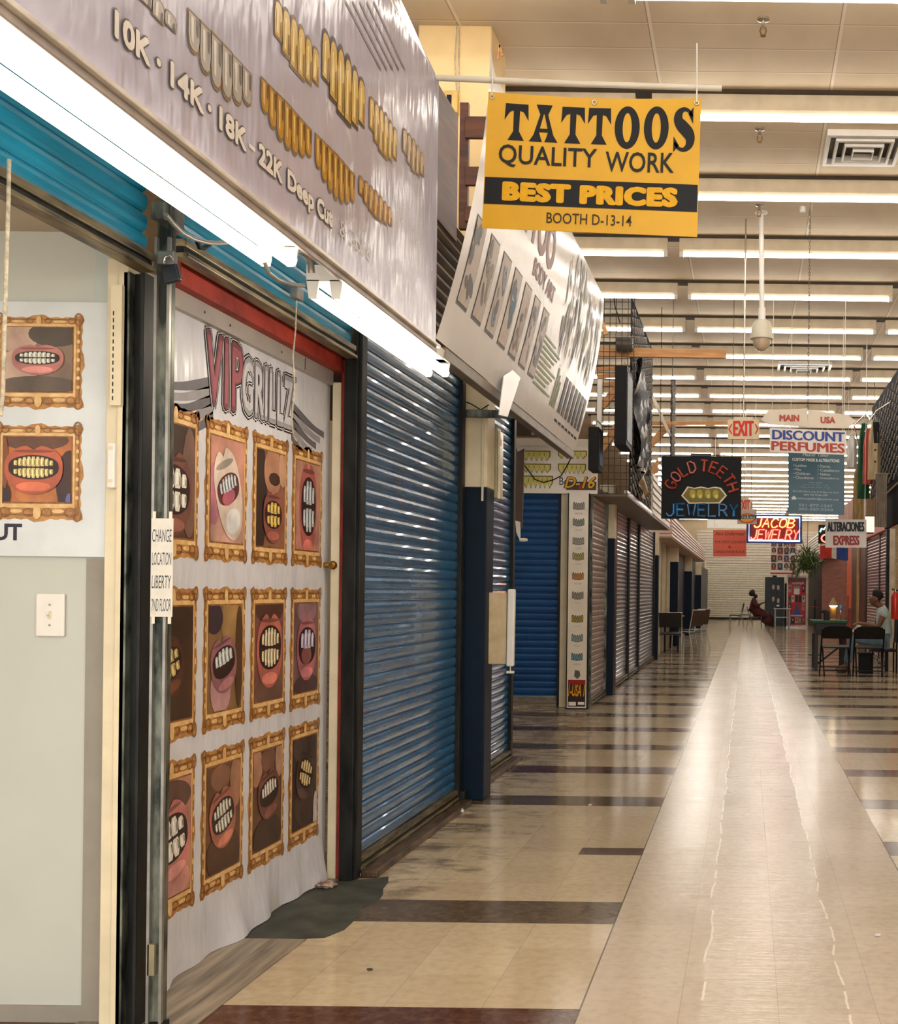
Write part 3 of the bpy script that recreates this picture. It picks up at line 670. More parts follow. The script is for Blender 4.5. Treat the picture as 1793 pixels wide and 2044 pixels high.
p.ring(4.70, 2.14, .012, .012, .003, M_black_ink, 2); p.text('R', 4.695, 2.134, 4.705, 2.146, M_black_ink, 2)
mb.fixn = False
tag(mb.build('smile_poster', smooth=0), 'tall glossy poster of twelve gold framed grinning mouths filling the booth doorway', 'poster')

# ------------------------------------------------------------------ paper note taped to the post
yn = PY - 0.068
a, c = P(300, 1231, yn), P(346, 1035, yn)
mb = MB(); mb.box(a.x, c.x, yn, yn + .002, a.z, c.z, M_paper); p = Print(mb, facing(yn), .0005)
pen = ink((70, 74, 78))
hgt = c.z - a.z
for i, s_ in enumerate(('CHANGE', 'LOCATION', 'LIBERTY', '2ND FLOOR')):
    z = c.z - hgt * (.24 + .235 * i); p.text(s_, a.x + .003, z, c.x - .004, z + hgt * .13, pen, 1, shear=.1)
t = thing('paper_note', 'handwritten paper note taped to the grimy steel post', 'note', ((a.x + c.x) / 2, yn, a.z))
mb.fixn = False; mb.build('sheet', t)
for xx, z in ((a.x + .004, c.z), (c.x - .012, c.z), (a.x + .004, a.z), (c.x - .012, a.z)):
    MB().box(xx, xx + .009, yn - .001, yn + .001, z - .02, z + .02, mat('tape', (226, 220, 200), .3)).build('tape', t)

# ------------------------------------------------------------------ sign lamps under the big banner
XL = -1.295
def sign_lamp(y0, y1, label):
    t = thing('sign_light', label, 'fluorescent light', (XL, (y0 + y1) / 2, 2.17), 'twin tube lights under the grey banner')
    m = MB(); m.prism([(XL - .055, y0, 2.262), (XL - .05, y0, 2.225), (XL + .05, y0, 2.225), (XL + .055, y0, 2.262)], (0, y1 - y0, 0), M_white); m.build('housing', t, bevel=.002)
    for s in (-1, 1):
        MB().tube([(XL + s * .035, y0 + .015, 2.185), (XL + s * .035, y1 - .005, 2.185)], .0185, M_stube, 14).build('tube', t, smooth=40)
    for y, sg in ((y0, 1), (y1, -1)):
        m = MB()
        m.box(XL - .055, XL + .055, y - .004, y + .004, 2.22, 2.27, M_white)
        for s in (-1, 1):
            m.prism([(XL + s * .035 - .02, y - .004, 2.225), (XL + s * .035 + .02, y - .004, 2.225), (XL + s * .035 + .012, y - .004, 2.168), (XL + s * .035 - .012, y - .004, 2.168)], (0, .008, 0), M_white)
        m.build('end_plate', t, bevel=.001)
    return t
e1, s2, e2 = PX(556, 505, XL).y, PX(648, 580, XL).y, PX(872, 735, XL).y
sign_lamp(1.2, e1, 'glowing twin tube light under the grey banner, nearest the viewer')
sign_lamp(s2, e2, 'glowing twin tube light under the far end of the grey banner')
cab = mat('flex_conduit', (150, 150, 146), .35, .6)
m = MB(); m.tube([PX(x, y, XL) for x, y in ((528, 522), (536, 545), (556, 560), (580, 568), (606, 570))], .006, cab, 8); tag(m.build('flexible_cable', smooth=50), 'grey flexible cable joining the two sign lights', 'cable')
m = MB(); m.tube([PX(x, y, XL + .03) for x, y in ((578, 495), (598, 497), (612, 505), (620, 520), (622, 545))], .010, M_grey, 10); tag(m.build('bent_conduit', smooth=50), 'bent grey conduit elbow between the two sign lights', 'conduit')
m = MB(); q = [PX(x, y, -1.62) for x, y in ((331, 428), (345, 446), (362, 463), (385, 476), (410, 483), (432, 485), (452, 484))]
m.tube(q, .007, cab, 8)
tag(m.build('armored_cable', smooth=50), 'ribbed metal cable drooping under the light at the top of the post', 'cable')
m = MB(); m.tube([PX(x, y, -1.66) for x, y in ((393, 480), (398, 494), (408, 495), (420, 486))], .007, M_black, 8); tag(m.build('hook', smooth=50), 'small black hook under the header beside the ribbed cable', 'hook')
# pull cords
for pts, r, lb in ([((18, 318), (17, 400), (13, 520), (9, 660), (6, 780), (1, 830)), .0045, 'thick white pull rope hanging from the near raised teal shutter'],
                   [((592, 600), (590, 660), (585, 710), (588, 770), (582, 840), (586, 870), (592, 880)), .003, 'thin white pull string hanging in front of the smile poster']):
    X = -1.70 if r > .004 else -1.70
    m = MB(); m.tube([PX(x, y, X) for x, y in pts], r, M_rope, 8); tag(m.build('pull_cord', smooth=50), lb, 'cord')
a = PX(594, 598, -1.705); m = MB(); m.box(a.x - .01, a.x + .02, a.y - .05, a.y + .01, a.z - .005, a.z + .035, M_grey); tag(m.build('cord_bracket', bevel=.003), 'small metal bracket holding the thin pull string', 'bracket')

# ------------------------------------------------------------------ big lilac grey jewellery banner
XB = -1.22
bz0 = 2.225; by1 = PX(871, 600, XB).y; zf = PX(870, 152, XB).z
mb = MB(); vs = []; n, kz = 30, 20; top = 3.72
def bmap(y, z, h):
    x = XB
    if z > zf: x -= (z - zf) * .48
    return Vector((x + h, y, z))
zs = [bz0 + (zf - bz0) * j / 12 for j in range(13)] + [zf + (top - zf) * (j + 1) / 5 for j in range(5)]
for i in range(n + 1):
    y = 1.0 + (by1 - 1.0) * i / n
    for z in zs: vs.append(bmap(y, z, 0))
K = len(zs)
mb.mesh(vs, [(i * K + j, (i + 1) * K + j, (i + 1) * K + j + 1, i * K + j + 1) for i in range(n) for j in range(K - 1)],
        mat('lilac_vinyl', (188, 184, 204), .2, var=.06, scale=3, thin=.12, bump=.8, bscale=2.2, bsc=(1, 3, 1)))
p = Print(mb, bmap, 0.0008, band=(zf - bz0) / 12)
tw = ink((236, 230, 224)); tdk = ink((104, 92, 84))
zt = 2.333
def ypx(x, y): return PX(x, y, XB).y
for body, xa, xb in (('10K', 224, 297), ('14K', 336, 404), ('18K', 434, 489), ('22K', 513, 561), ('Deep', 571, 624), ('Cut', 630, 661)):
    ya, yb = ypx(xa, 90 + (xa - 225) * .82), ypx(xb, 90 + (xb - 225) * .82)
    desc = .013 if body == 'Deep' else 0
    for g, m_, L, th in ((.004, tdk, 3, .0075), (0, tw, 4.8, .0035)):
        p.text(body, ya - g, zt - g - desc, yb + g, zt + .055 + g, m_, L, thick=th)
for x, y in ((314, 132), (416, 222)):
    yy = ypx(x, y); p.ell(yy, zt + .028, .013, .011, tdk, 3); p.ell(yy, zt + .028, .009, .008, tw, 4)
yy = ypx(500, 305); p.rect(yy - .015, zt + .02, yy + .02, zt + .03, tw, 4)
ya = ypx(676, 470); p.text('& Solid', ya, zt, ya + .28, zt + .05, ink((206, 200, 192)), 4)
def grill(box, n, c1, c2, c3, up=True, dark=(132, 108, 72), fr=0.7):
    (xa, yb_), (xb, yt) = box
    A, B = PX(xa, yb_, XB), PX(xb, yt, XB); q = [PX(x, y, XB) for x, y in ((xa, yb_), (xb, yb_), (xb, yt), (xa, yt))]
    y0, y1 = A.y, B.y
    zc = sum(v.z for v in q) / 4; hh = abs(yb_ - yt) / F * (y0 + y1) / 2 * fr / 2
    m1, m2, m3, md = ink(c1, .25), ink(c2, .25), ink(c3, .25), ink(dark)
    for i in range(n):
        f = (i + .5) / n; s = 1 - .42 * abs(2 * f - 1) ** 1.6; yc = y0 + (y1 - y0) * f; w = (y1 - y0) / n * .5; arc = hh * .5 * (1 - (2 * f - 1) ** 2) * (1 if up else -1) - hh * .25
        sg = 1 if up else -1
        sh = [(-.95, -.8), (.95, -.8), (1, .4), (.75, .9), (.3, 1.05), (-.3, 1.05), (-.75, .9), (-1, .4)]
        for g, m_, L in ((1.1, md, 3), (.94, m1, 4)):
            p.poly([(yc + w * g * a, zc - arc * sg * .6 + sg * hh * s * g * b) for a, b in sh], m_, L)
        p.poly([(yc + w * a, zc - arc * sg * .6 + sg * hh * s * b) for a, b in ((-.6, -.6), (-.15, -.6), (-.1, .7), (-.5, .6))], m2, 5)
        p.poly([(yc + w * a, zc - arc * sg * .6 + sg * hh * s * b) for a, b in ((.3, -.7), (.8, -.7), (.7, .2), (.4, .1))], m3, 5)
GO = ((214, 178, 92), (244, 226, 160), (140, 100, 40)); GO2 = ((190, 140, 60), (232, 200, 130), (110, 70, 26)); SI = ((176, 170, 166), (220, 214, 206), (104, 96, 90))
grill(((372, 130), (502, 80)), 6, *SI, up=False, fr=2.2); grill(((545, 120), (636, 70)), 6, *GO, fr=2.2); grill(((640, 210), (728, 130)), 6, *GO, up=True, fr=1.8, dark=(70, 50, 24))
grill(((518, 250), (622, 200)), 7, *GO2, up=False, fr=1.9); grill(((627, 350), (708, 300)), 7, *GO2, up=False, fr=1.9); grill(((735, 290), (792, 240)), 6, *GO, fr=1.9)
grill(((714, 425), (782, 390)), 7, *GO2, fr=1.6); grill(((802, 330), (846, 290)), 5, (196, 170, 130), (230, 214, 190), (130, 104, 70), fr=1.7)
grill(((275, 30), (350, 8)), 3, *SI, fr=2.0)
sl = ink((120, 106, 110))
for i in range(5):
    a, c = PX(690 + i * 14, 5, XB), PX(760 + i * 12, 140, XB); p.stroke([(a.y, min(a.z, 3.6)), (c.y, c.z)], .012, sl, 2)
mb.fixn = False
t = thing('jewellery_banner', 'large lilac grey vinyl banner printed with gold and silver grills, overhead left', 'banner', (XB, 2.7, bz0))
mb.build('vinyl_sheet', t, smooth=0)
MB().box(XB - .006, XB + .008, 1.0, by1 - .01, bz0 - .02, bz0 + .0, mat('banner_rail', (176, 166, 160), .4, .3)).build('bottom_rail', t, bevel=.003)
MB().box(XB - .005, XB + .02, 1.0, by1 + .0, bz0 + .0, bz0 + .012, mat('clear_batten', (220, 212, 204), .25)).build('hem_strip', t, bevel=.002)

# ------------------------------------------------------------------ white curled tattoo poster
def wmap(y, z, h):
    tt = max(0, min(1, (z - 2.27) / 1.08)); x = -1.235 + .20 * (1 - (1 - tt) ** 1.7)
    return Vector((x + h, y, z))
wy0, wy1 = 4.5, 8.1
mb = MB(); vs = []; n, kz = 40, 26
for i in range(n + 1):
    y = wy0 + (wy1 - wy0) * i / n
    for j in range(kz + 1):
        tt = j / kz; ztop = 3.36 if i else 3.42; z = 2.275 + (ztop - 2.275) * tt; vs.append(wmap(y, z, 0))
K = kz + 1
wv = mat('white_vinyl', (246, 244, 244), .2, var=.02, scale=3, thin=.15, bump=.22, bscale=1.8, bsc=(1, 2.2, .7))
mb.mesh(vs, [(i * K + j, (i + 1) * K + j, (i + 1) * K + j + 1, i * K + j + 1) for i in range(n) for j in range(kz)], wv)
p = Print(mb, wmap, 0.0012, band=.04)
gb, gk = ink((196, 184, 176)), ink((90, 84, 82))
blots = [(96, 92, 100), (150, 136, 124), (120, 140, 160), (40, 96, 130), (170, 150, 130), (150, 150, 170), (130, 130, 150)]
for i in range(7):
    y = 4.60 + i * .25; p.rect(y, 2.44, y + .17, 2.80, gk, 1); p.rect(y + .008, 2.455, y + .162, 2.792, gb, 2)
    random.seed(40 + i)
    for k in range(9):
        p.ell(y + .03 + random.random() * .11, 2.50 + random.random() * .25, .012 + random.random() * .02, .02 + random.random() * .04, ink(blots[i] if k % 3 else (90, 88, 92)), 3, 9, rot=random.random())
rd = ink((132, 64, 58))
def wtext(body, y0, y1, z0, z1, m_, L=2, bo=.04, mirror=False):
    if mirror: p.text(body, y1, z0, y0, z1, m_, L, bold=bo)
    else: p.text(body, y0, z0, y1, z1, m_, L, bold=bo)
wtext('TATTOO', 4.95, 6.15, 2.98, 3.22, rd); wtext('BODY ART', 5.7, 6.3, 2.86, 2.95, rd)
gr = ink((128, 142, 84))
for i in range(10):
    z = 2.68 - i * .028; p.rect(6.28, z, 6.62 + .06 * ((i * 7) % 4), z + .013, gr, 2)
for i in range(3): p.rect(6.85 + i * .06, 2.40, 6.89 + i * .06, 2.62 - .03 * i, gr, 2)
random.seed(5)
gm = [ink((92, 84, 80)), ink((140, 132, 126)), ink((56, 50, 48)), ink((176, 168, 160))]
for k in range(150):
    y = 6.62 + random.random() * 1.35; z = 2.72 + random.random() * .55; h_ = .03 + random.random() * .12; w_ = .008 + random.random() * .02
    p.poly([(y, z - h_), (y + w_, z - h_ * .2), (y + w_ * .6, z + h_ * .8), (y - w_ * .6, z + h_ * .5)], gm[k % 4], 1 + k % 3)
p.poly([(7.45, 2.86), (7.5, 2.84), (7.52, 3.0), (7.46, 3.02)], ink((138, 124, 40)), 4)
dk = [ink((24, 20, 20)), ink((80, 44, 42)), ink((64, 60, 58)), ink((40, 36, 36))]
for i in range(7):
    y = 7.12 + i * .135; p.rect(y, 2.40, y + .1, 2.62, dk[i % 4], 1); p.rect(y + .02, 2.45, y + .06, 2.58, dk[(i + 2) % 4], 2); p.rect(y, 2.345, y + .1, 2.36, M_black_ink, 1)
mb.fixn = False
t = thing('tattoo_poster', 'long curled white vinyl sign of tattoo pictures behind the yellow sign', 'sign', (-1.2, 6.3, 2.27))
mb.build('vinyl_sheet', t, smooth=0)
MB().box(-1.285, -1.237, 4.66, 8.12, 2.225, 2.275, mat('sign_rail', (120, 106, 90), .45, .3)).build('bottom_rail', t, bevel=.003)
mb = MB(); f = [PX(x, y, -1.20) for x, y in ((1005, 750), (1028, 735), (1042, 742), (1012, 832), (995, 828))]
mb.prism(f, (.004, 0, 0), wv); mb.build('peeling_flap', t)
# bracket arm from the pillar
a = P(905, 825, 6.97); m = MB(); m.bar((a.x, 6.97, a.z), (-1.30, 6.97, a.z - .005), .04, .045, M_grime); m.box(-1.32, -1.29, 6.95, 6.99, 2.23, a.z + .02, M_grime)
tag(m.build('bracket_arm', bevel=.003), 'steel bracket arm from the first pillar to the white tattoo sign', 'bracket')
a = P(905, 785, 6.985); b_ = P(912, 830, 6.985)
m = MB(); m.tube([P(x, y, 6.985) for x, y in ((908, 792), (918, 798), (940, 806), (960, 818), (976, 808))], .004, M_darkst, 6); tag(m.build('loose_wire', smooth=50), 'loose dark wire across the cream top of the first pillar', 'wire')

# ------------------------------------------------------------------ yellow TATTOOS sign on its pipe
YS = 4.40
TL, TR, BR, BL = P(975, 183, YS), P(1400, 196, YS), P(1392, 473, YS), P(962, 455, YS)
def ymap(u, v, h):
    A = TL.lerp(TR, u); B = BL.lerp(BR, u); q = B.lerp(A, v); sag = -.012 * math.sin(math.pi * u) * v
    return Vector((q.x, q.y - h, q.z + sag))
mb = MB(); n = 24; vs = [ymap(i / n, j / 8, 0) for i in range(n + 1) for j in range(9)]
yel = mat('yellow_vinyl', (216, 164, 6), .3, var=.04, scale=4, bump=.25, bscale=3)
mb.mesh(vs, [(i * 9 + j, (i + 1) * 9 + j, (i + 1) * 9 + j + 1, i * 9 + j + 1) for i in range(n) for j in range(8)], yel)
vs2 = [v + Vector((0, .003, 0)) for v in vs]
mb.mesh(vs2, [(i * 9 + j + 1, (i + 1) * 9 + j + 1, (i + 1) * 9 + j, i * 9 + j) for i in range(n) for j in range(8)], yel)
p = Print(mb, ymap, .0015)
bk = ink((16, 18, 22)); yk = ink((224, 168, 20))
x_ = lambda px: (px - 45) / 1665; y_ = lambda py, px: 1 - (py - (205 + 45 * px / 1700)) / 1045
def tat_T(l, r_):
    w = r_ - l; z0, z1 = .655, .925; c = (l + r_) / 2; H = z1 - z0
    pts = [(l + .03 * w, z1), (l + .97 * w, z1), (l + w, z1 - .45 * H), (l + .78 * w, z1 - .22 * H), (c + .13 * w, z1 - .19 * H), (c + .12 * w, z0 + .25 * H), (c + .34 * w, z0), (c - .34 * w, z0), (c - .12 * w, z0 + .25 * H), (c - .13 * w, z1 - .19 * H), (l + .22 * w, z1 - .22 * H), (l, z1 - .45 * H)]
    p.poly(pts[:3] + pts[3:5] + [pts[9]] + pts[10:], bk, 1); p.poly([pts[9], pts[4], pts[5], pts[6], pts[7], pts[8]], bk, 1.1)
def tat_A(l, r_):
    w = r_ - l; z0, z1 = .655, .93; H = z1 - z0; c = (l + r_) / 2
    p.poly([(l, z0), (l + .46 * w, z0), (l + .40 * w, z0 + .12 * H), (l + .34 * w, z0 + .28 * H), (c - .02 * w, z0 + .72 * H), (c - .05 * w, z0 + .85 * H), (c - .28 * w, z1), (c - .13 * w, z0 + .76 * H), (l + .15 * w, z0 + .18 * H)], bk, 1)
    p.poly([(r_, z0), (r_ - .46 * w, z0), (r_ - .40 * w, z0 + .12 * H), (r_ - .34 * w, z0 + .28 * H), (c + .02 * w, z0 + .72 * H), (c + .05 * w, z0 + .85 * H), (c + .28 * w, z1), (c + .13 * w, z0 + .76 * H), (r_ - .15 * w, z0 + .18 * H)][::-1], bk, 1.1)
    p.poly([(c - .28 * w, z1), (c + .28 * w, z1), (c + .14 * w, z0 + .74 * H), (c - .14 * w, z0 + .74 * H)], bk, 1.2)
    p.rect(c - .26 * w, z0 + .26 * H, c + .26 * w, z0 + .36 * H, bk, 1.3)
def tat_O(l, r_):
    c = (l + r_) / 2; rx = (r_ - l) / 2; N = 30
    for i in range(N):
        t0, t1 = 2 * math.pi * i / N, 2 * math.pi * (i + 1) / N
        f = lambda t, a, b: (c + a * math.cos(t), .785 + b * math.sin(t))
        p.poly([f(t0, rx * .36, .108), f(t0, rx, .158), f(t1, rx, .158), f(t1, rx * .36, .108)], bk, 1)
for g, l, r_ in ((tat_T, 170, 358), (tat_A, 366, 590), (tat_T, 612, 798), (tat_T, 820, 1002), (tat_O, 1030, 1226), (tat_O, 1258, 1452)):
    g(x_(l - 8) + .012, x_(r_ - 8) + .012)
sc_ = [(1632, 372, 16), (1605, 330, 26), (1565, 316, 34), (1530, 345, 56), (1524, 395, 72), (1552, 440, 92), (1598, 490, 92), (1620, 540, 72), (1610, 592, 54), (1572, 622, 34), (1530, 610, 26), (1500, 570, 16)]
fine = []
for i in range(len(sc_) - 1):
    p0, p1, p2, p3 = sc_[max(i - 1, 0)], sc_[i], sc_[i + 1], sc_[min(i + 2, len(sc_) - 1)]
    for t_ in (0, .2, .4, .6, .8): fine.append(tuple(.5 * (2 * b + (c - a) * t_ + (2 * a - 5 * b + 4 * c - d) * t_ ** 2 + (3 * b - a - 3 * c + d) * t_ ** 3) for a, b, c, d in zip(p0, p1, p2, p3)))
fine.append(sc_[-1])
Lf, Rt = [], []
for i, (a, b, w0) in enumerate(fine):
    q0, q1 = fine[max(i - 1, 0)], fine[min(i + 1, len(fine) - 1)]; l = math.hypot(q1[0] - q0[0], q1[1] - q0[1]); nx, ny = -(q1[1] - q0[1]) / l, (q1[0] - q0[0]) / l
    Lf.append((a + nx * w0 / 2, b + ny * w0 / 2)); Rt.append((a - nx * w0 / 2, b - ny * w0 / 2))
for i in range(len(fine) - 1):
    p.poly([(x_(s) + .008, y_(t_, 1500) - .012) for s, t_ in (Lf[i], Lf[i + 1], Rt[i + 1], Rt[i])], bk, 1)
for (a, b, w0), (c, d, w1) in ():
    U0, V0, U1, V1 = x_(a) + .008, y_(b, 1500) - .012, x_(c) + .008, y_(d, 1500) - .012; l = math.hypot(c - a, d - b); nx, ny = -(d - b) / l, (c - a) / l
    k0, k1 = w0 / 2, w1 / 2
    q = [(a + nx * k0, b + ny * k0), (c + nx * k1, d + ny * k1), (c - nx * k1, d - ny * k1), (a - nx * k0, b - ny * k0)]
    p.poly([(x_(s) + .008, y_(t_, 1500) - .012) for s, t_ in q], bk, 1)
for q in (((1640, 300), (1640, 430), (1600, 350)), ((1490, 520), (1490, 640), (1535, 590))): p.poly([(x_(s) + .008, y_(t_, 1500) - .012) for s, t_ in q], bk, 1)
p.text('QUALITY', x_(150), .455, x_(915), .622, ink((30, 30, 30)), 2, bold=.012); p.text('WORK', x_(980), .455, x_(1515), .605, ink((30, 30, 30)), 2, bold=.012)
p.rect(0.004, .178, .996, .375, bk, 1); p.text('BEST', x_(190), .205, x_(722), .35, yk, 2, bold=.02, space=1.12, thick=.0085); p.text('PRICES', x_(790), .205, x_(1552), .35, yk, 2, bold=.02, space=1.12, thick=.0085)
p.text('BOOTH D-13-14', x_(542), .055, x_(1200), .135, ink((60, 44, 24)), 2, bold=.005)
mb.fixn = False
t = thing('yellow_sign', 'bright yellow hanging sign with black TATTOOS lettering', 'sign', (0.5 * (BL.x + BR.x), YS, BL.z))
mb.build('vinyl_panel', t, smooth=0)
for u in (.02, .5, .98):
    q = ymap(u, .965, .002); m = MB(); m.mesh(*[[], []], M_chrome) if False else None
    m = MB(); m.tube([q + Vector((.008 * math.cos(s), 0, .008 * math.sin(s))) for s in [2 * math.pi * i / 12 for i in range(12)]], .003, M_chrome, 6, closed=True); m.build('eyelet', t, smooth=60)
a, b_ = P(868, 155, YS + .02), P(1441, 176, YS + .02)
m = MB(); m.tube([a, a.lerp(b_, .5) + Vector((0, 0, -.004)), b_], .0115, mat('pvc_pipe', (214, 206, 188), .35, var=.04), 12); tag(m.build('plastic_pipe', smooth=50), 'thin white plastic pipe that the yellow sign hangs from', 'pipe')
for u, up in ((.02, .03), (.98, .16)):
    q = ymap(u, .965, .004); z1 = a.lerp(b_, (q.x - a.x) / (b_.x - a.x)).z
    m = MB(); m.tube([q + Vector((0, -.004, 0)), Vector((q.x, q.y + .004, z1)), Vector((q.x - .002, q.y + .004, z1 + up))], .003, M_clear, 6)
    tag(m.build('zip_tie', smooth=50), 'clear zip tie at the upper %s corner of the yellow sign' % ('left' if u < .5 else 'right'), 'zip tie')
# ================================================================== MIDDLE DISTANCE, LEFT SIDE
# brown rack and plywood panel behind the grey banner
t = thing('slat_rack', 'brown wooden slats crossing in front of the yellowed column box', 'wooden rack', (-1.5, 6.6, 2.6))
for y0, y1 in ((235, 277), (335, 371), (414, 443), (472, 500)):
    a, c = P(905, y1, 6.6), P(975, y0, 6.6)
    MB().box(a.x + .07, c.x + .02, 6.58, 6.61, a.z, c.z, M_brown).build('slat', t, bevel=.003)
MB().box(P(915, 400, 6.6).x - .0, P(915, 400, 6.6).x + .05, 6.61, 6.65, 3.37, 4.1, M_brown).build('upright', t, bevel=.003)
a, c = PX(874, 440, -1.45), PX(915, 235, -1.45)
o = MB().box(-1.465, -1.45, a.y - .25, c.y, 3.0, 3.62, M_brown).bar((-1.455, 5.3, 3.1), (-1.678, 5.3, 3.1), .04, .04, M_brown).build('plywood_panel', bevel=.002); tag(o, 'dark brown plywood panel between the grey banner and the brown slats', 'panel')
a = P(900, 205, 7.2)
t = thing('alarm_box', 'yellowed alarm box with a dark window high on the column box', 'alarm box', (a.x, 7.25, a.z))
c0, c1 = P(888, 228, 7.25), P(916, 184, 7.25)
MB().box(c0.x, c1.x, 7.22, 7.268, c0.z, c1.z, mat('old_yellow', (214, 176, 96), .5)).build('case', t, bevel=.006)
MB().box(c0.x + .02, c0.x + .05, 7.217, 7.22, c0.z + .04, c1.z - .03, M_black).build('window', t)
m = MB()
for dx in (0, 8): m.tube([P(912 + dx * .6, 52, 7.262), P(908 + dx, 120, 7.262), P(912 + dx * .6, 184, 7.262)], .0035, M_rope, 6)
tag(m.build('cord_pair', smooth=50), 'thin doubled cord hanging down the yellowed column box', 'cord')
m = MB(); a = P(998, 92, 7.3)
for x, y in ((994, 118), (1003, 112)): m.bar(P(998, 90, 7.3), P(x, y, 7.3), .012, .012, M_wood)
tag(m.build('wood_scrap'), 'scrap of splintered wood hanging at the corner of the column box', 'scrap')
# sprinklers and a ceiling vent
for px, py, lb in ((1524, 37, 'nearest ceiling sprinkler, at the top of the aisle'), (1517, 256, 'second ceiling sprinkler, right of the yellow sign'), (1516, 408, 'third ceiling sprinkler, beside the camera pole')):
    c = PZ(px, py, CEIL)
    t = thing('sprinkler', 'small chrome ' + lb, 'sprinkler', (c.x, c.y, 4.74))
    MB().lathe((c.x, c.y, CEIL), [(.04, 0), (.038, -.012), (.015, -.02)], M_chrome, 16).build('escutcheon', t, smooth=40)
    m = MB(); m.lathe((c.x, c.y, CEIL), [(.012, -.018), (.012, -.05), (.016, -.06)], M_chrome, 10)
    for s in (-1, 1): m.tube([(c.x + s * .014, c.y, CEIL - .055), (c.x + s * .02, c.y, CEIL - .08), (c.x + s * .008, c.y, CEIL - .105)], .004, M_brass, 6)
    m.build('frame', t, smooth=40)
    MB().lathe((c.x, c.y, CEIL - .106), [(.018, 0), (.018, -.004)], M_brass, 14).build('deflector', t)
def vent(px, py, w, d, lb):
    c = PZ(px, py, CEIL); t = thing('ceiling_vent', lb, 'vent', (c.x, c.y, CEIL - .05))
    for i in range(4):
        k = 1 - i * .24; z = CEIL - .002 - i * .012; m = MB()
        for x0, x1, y0, y1 in ((-1, 1, -1, -.86), (-1, 1, .86, 1), (-1, -.9, -.86, .86), (.9, 1, -.86, .86)):
            m.box(c.x + x0 * w * k, c.x + x1 * w * k, c.y + y0 * d * k, c.y + y1 * d * k, z - .05, z, M_white)
        m.build('louver_ring', t, bevel=.003)
    MB().box(c.x - w * .95, c.x + w * .95, c.y - d * .95, c.y + d * .95, CEIL - .003, CEIL - .001, mat('vent_dark', (90, 84, 74), .6)).build('duct_opening', t)
vent(1722, 290, .30, .32, 'square louvered ceiling vent at upper right')
vent(1605, 732, .42, .45, 'far louvered ceiling vent above the dome camera')
a = PZ(1612, 414, CEIL)
c = PZ(1603, 413, CEIL); m = MB(); m.lathe((c.x, c.y, CEIL), [(.03, 0), (.03, -.04), (.022, -.05)], M_white, 14); tag(m.build('smoke_detector', smooth=40), 'tiny white detector on the ceiling next to the sign chain', 'detector')

# dome camera on its pole
c = PZ(1520, 423, CEIL); bz = P(1520, 706, c.y).z; ht = P(1520, 640, c.y).z
t = thing('dome_camera', 'white dome surveillance camera hanging on a long ceiling pole', 'camera', (c.x, c.y, bz))
cx = P(1521, 650, c.y).x
MB().lathe((c.x, c.y, CEIL), [(.06, -.001), (.06, -.012), (.03, -.02)], M_white, 16).build('ceiling_plate', t, smooth=40)
MB().tube([(c.x, c.y, CEIL), (cx, c.y, ht + .05)], .024, M_white, 14).build('pole', t, smooth=50)
MB().lathe((cx, c.y, ht), [(.032, .12), (.034, .03), (.034, 0)], M_white, 16).build('coupler', t, smooth=40)
MB().lathe((cx, c.y, ht), [(.03, .01), (.075, -.01), (.095, -.06), (.102, -.13), (.108, -.16), (.108, -.175), (.085, -.18)], mat('camera_housing', (214, 208, 188), .4, var=.03), 24).build('housing', t, smooth=40)
MB().lathe((cx, c.y, ht), [(.085, -.178), (.08, -.22), (.06, -.26), (.03, -.282), (.003, -.288)], mat('dome_glass', (196, 176, 150), .12, var=.04), 24).build('dome', t, smooth=40)

# grey box and cream panel on the first pillar
a, c = P(983, 995, 7.22), P(1000, 858, 7.22)
t = thing('fixture_box', 'tall greenish grey metal box fixed beside the cream top of the first pillar', 'metal box', ((a.x + c.x) / 2, 7.25, a.z))
MB().box(a.x - .02, c.x - .016, 7.2, 7.3, a.z, c.z + .012, mat('olive_box', (150, 146, 112), .4, .2, var=.1)).build('case', t, bevel=.006)
MB().box(c.x - .016, c.x, 7.21, 7.3, a.z - .002, c.z - .01, mat('diffuser', (226, 214, 186), .25)).build('diffuser', t, bevel=.004)
MB().box(c.x - .0005, c.x + .001, 7.215, 7.26, c.z - .1, c.z - .06, mat('orange_mark', (240, 96, 40), .4)).build('orange_sticker', t)
m = MB(); a, c = P(962, 1000, 7.0), P(969, 790, 7.0); m.box(a.x, c.x - .003, 6.985, 6.999, a.z, c.z, M_cream); tag(m.build('corner_bead'), 'thin cream strip down the corner of the first pillar', 'trim')
a, c = P(973, 1325, 7.1), P(1012, 1183, 7.1)
t = thing('panel_board', 'cream board jutting out from the first pillar with a white tube on its edge', 'board', ((a.x + c.x) / 2, 7.1, a.z))
MB().box(a.x, c.x, 7.095, 7.115, a.z, c.z, mat('cream_board', (214, 194, 156), .55, scale=9, col2=(190, 166, 126))).build('board', t, bevel=.002)
MB().box(a.x - .014, a.x - .002, 7.09, 7.13, a.z, c.z - .02, M_darkst).build('hinge_edge', t)
p0, p1 = P(1019, 1330, 7.1), P(1022, 1176, 7.1)
MB().bar(p0, p1, .045, .045, M_white, up=(0, 1, 0)).build('tube', t, bevel=.008)
q0 = P(1019, 1340, 7.1)
m = MB(); m.tube([p0, q0], .004, M_white, 8); m.box(q0.x - .022, q0.x + .022, 7.085, 7.115, q0.z - .012, q0.z + .002, M_white); m.build('end_knob', t)
m = MB(); m.tube([P(969, 1172, 7.09), P(969, 1186, 7.09)], .004, M_brass, 6); m.build('hanger', t)
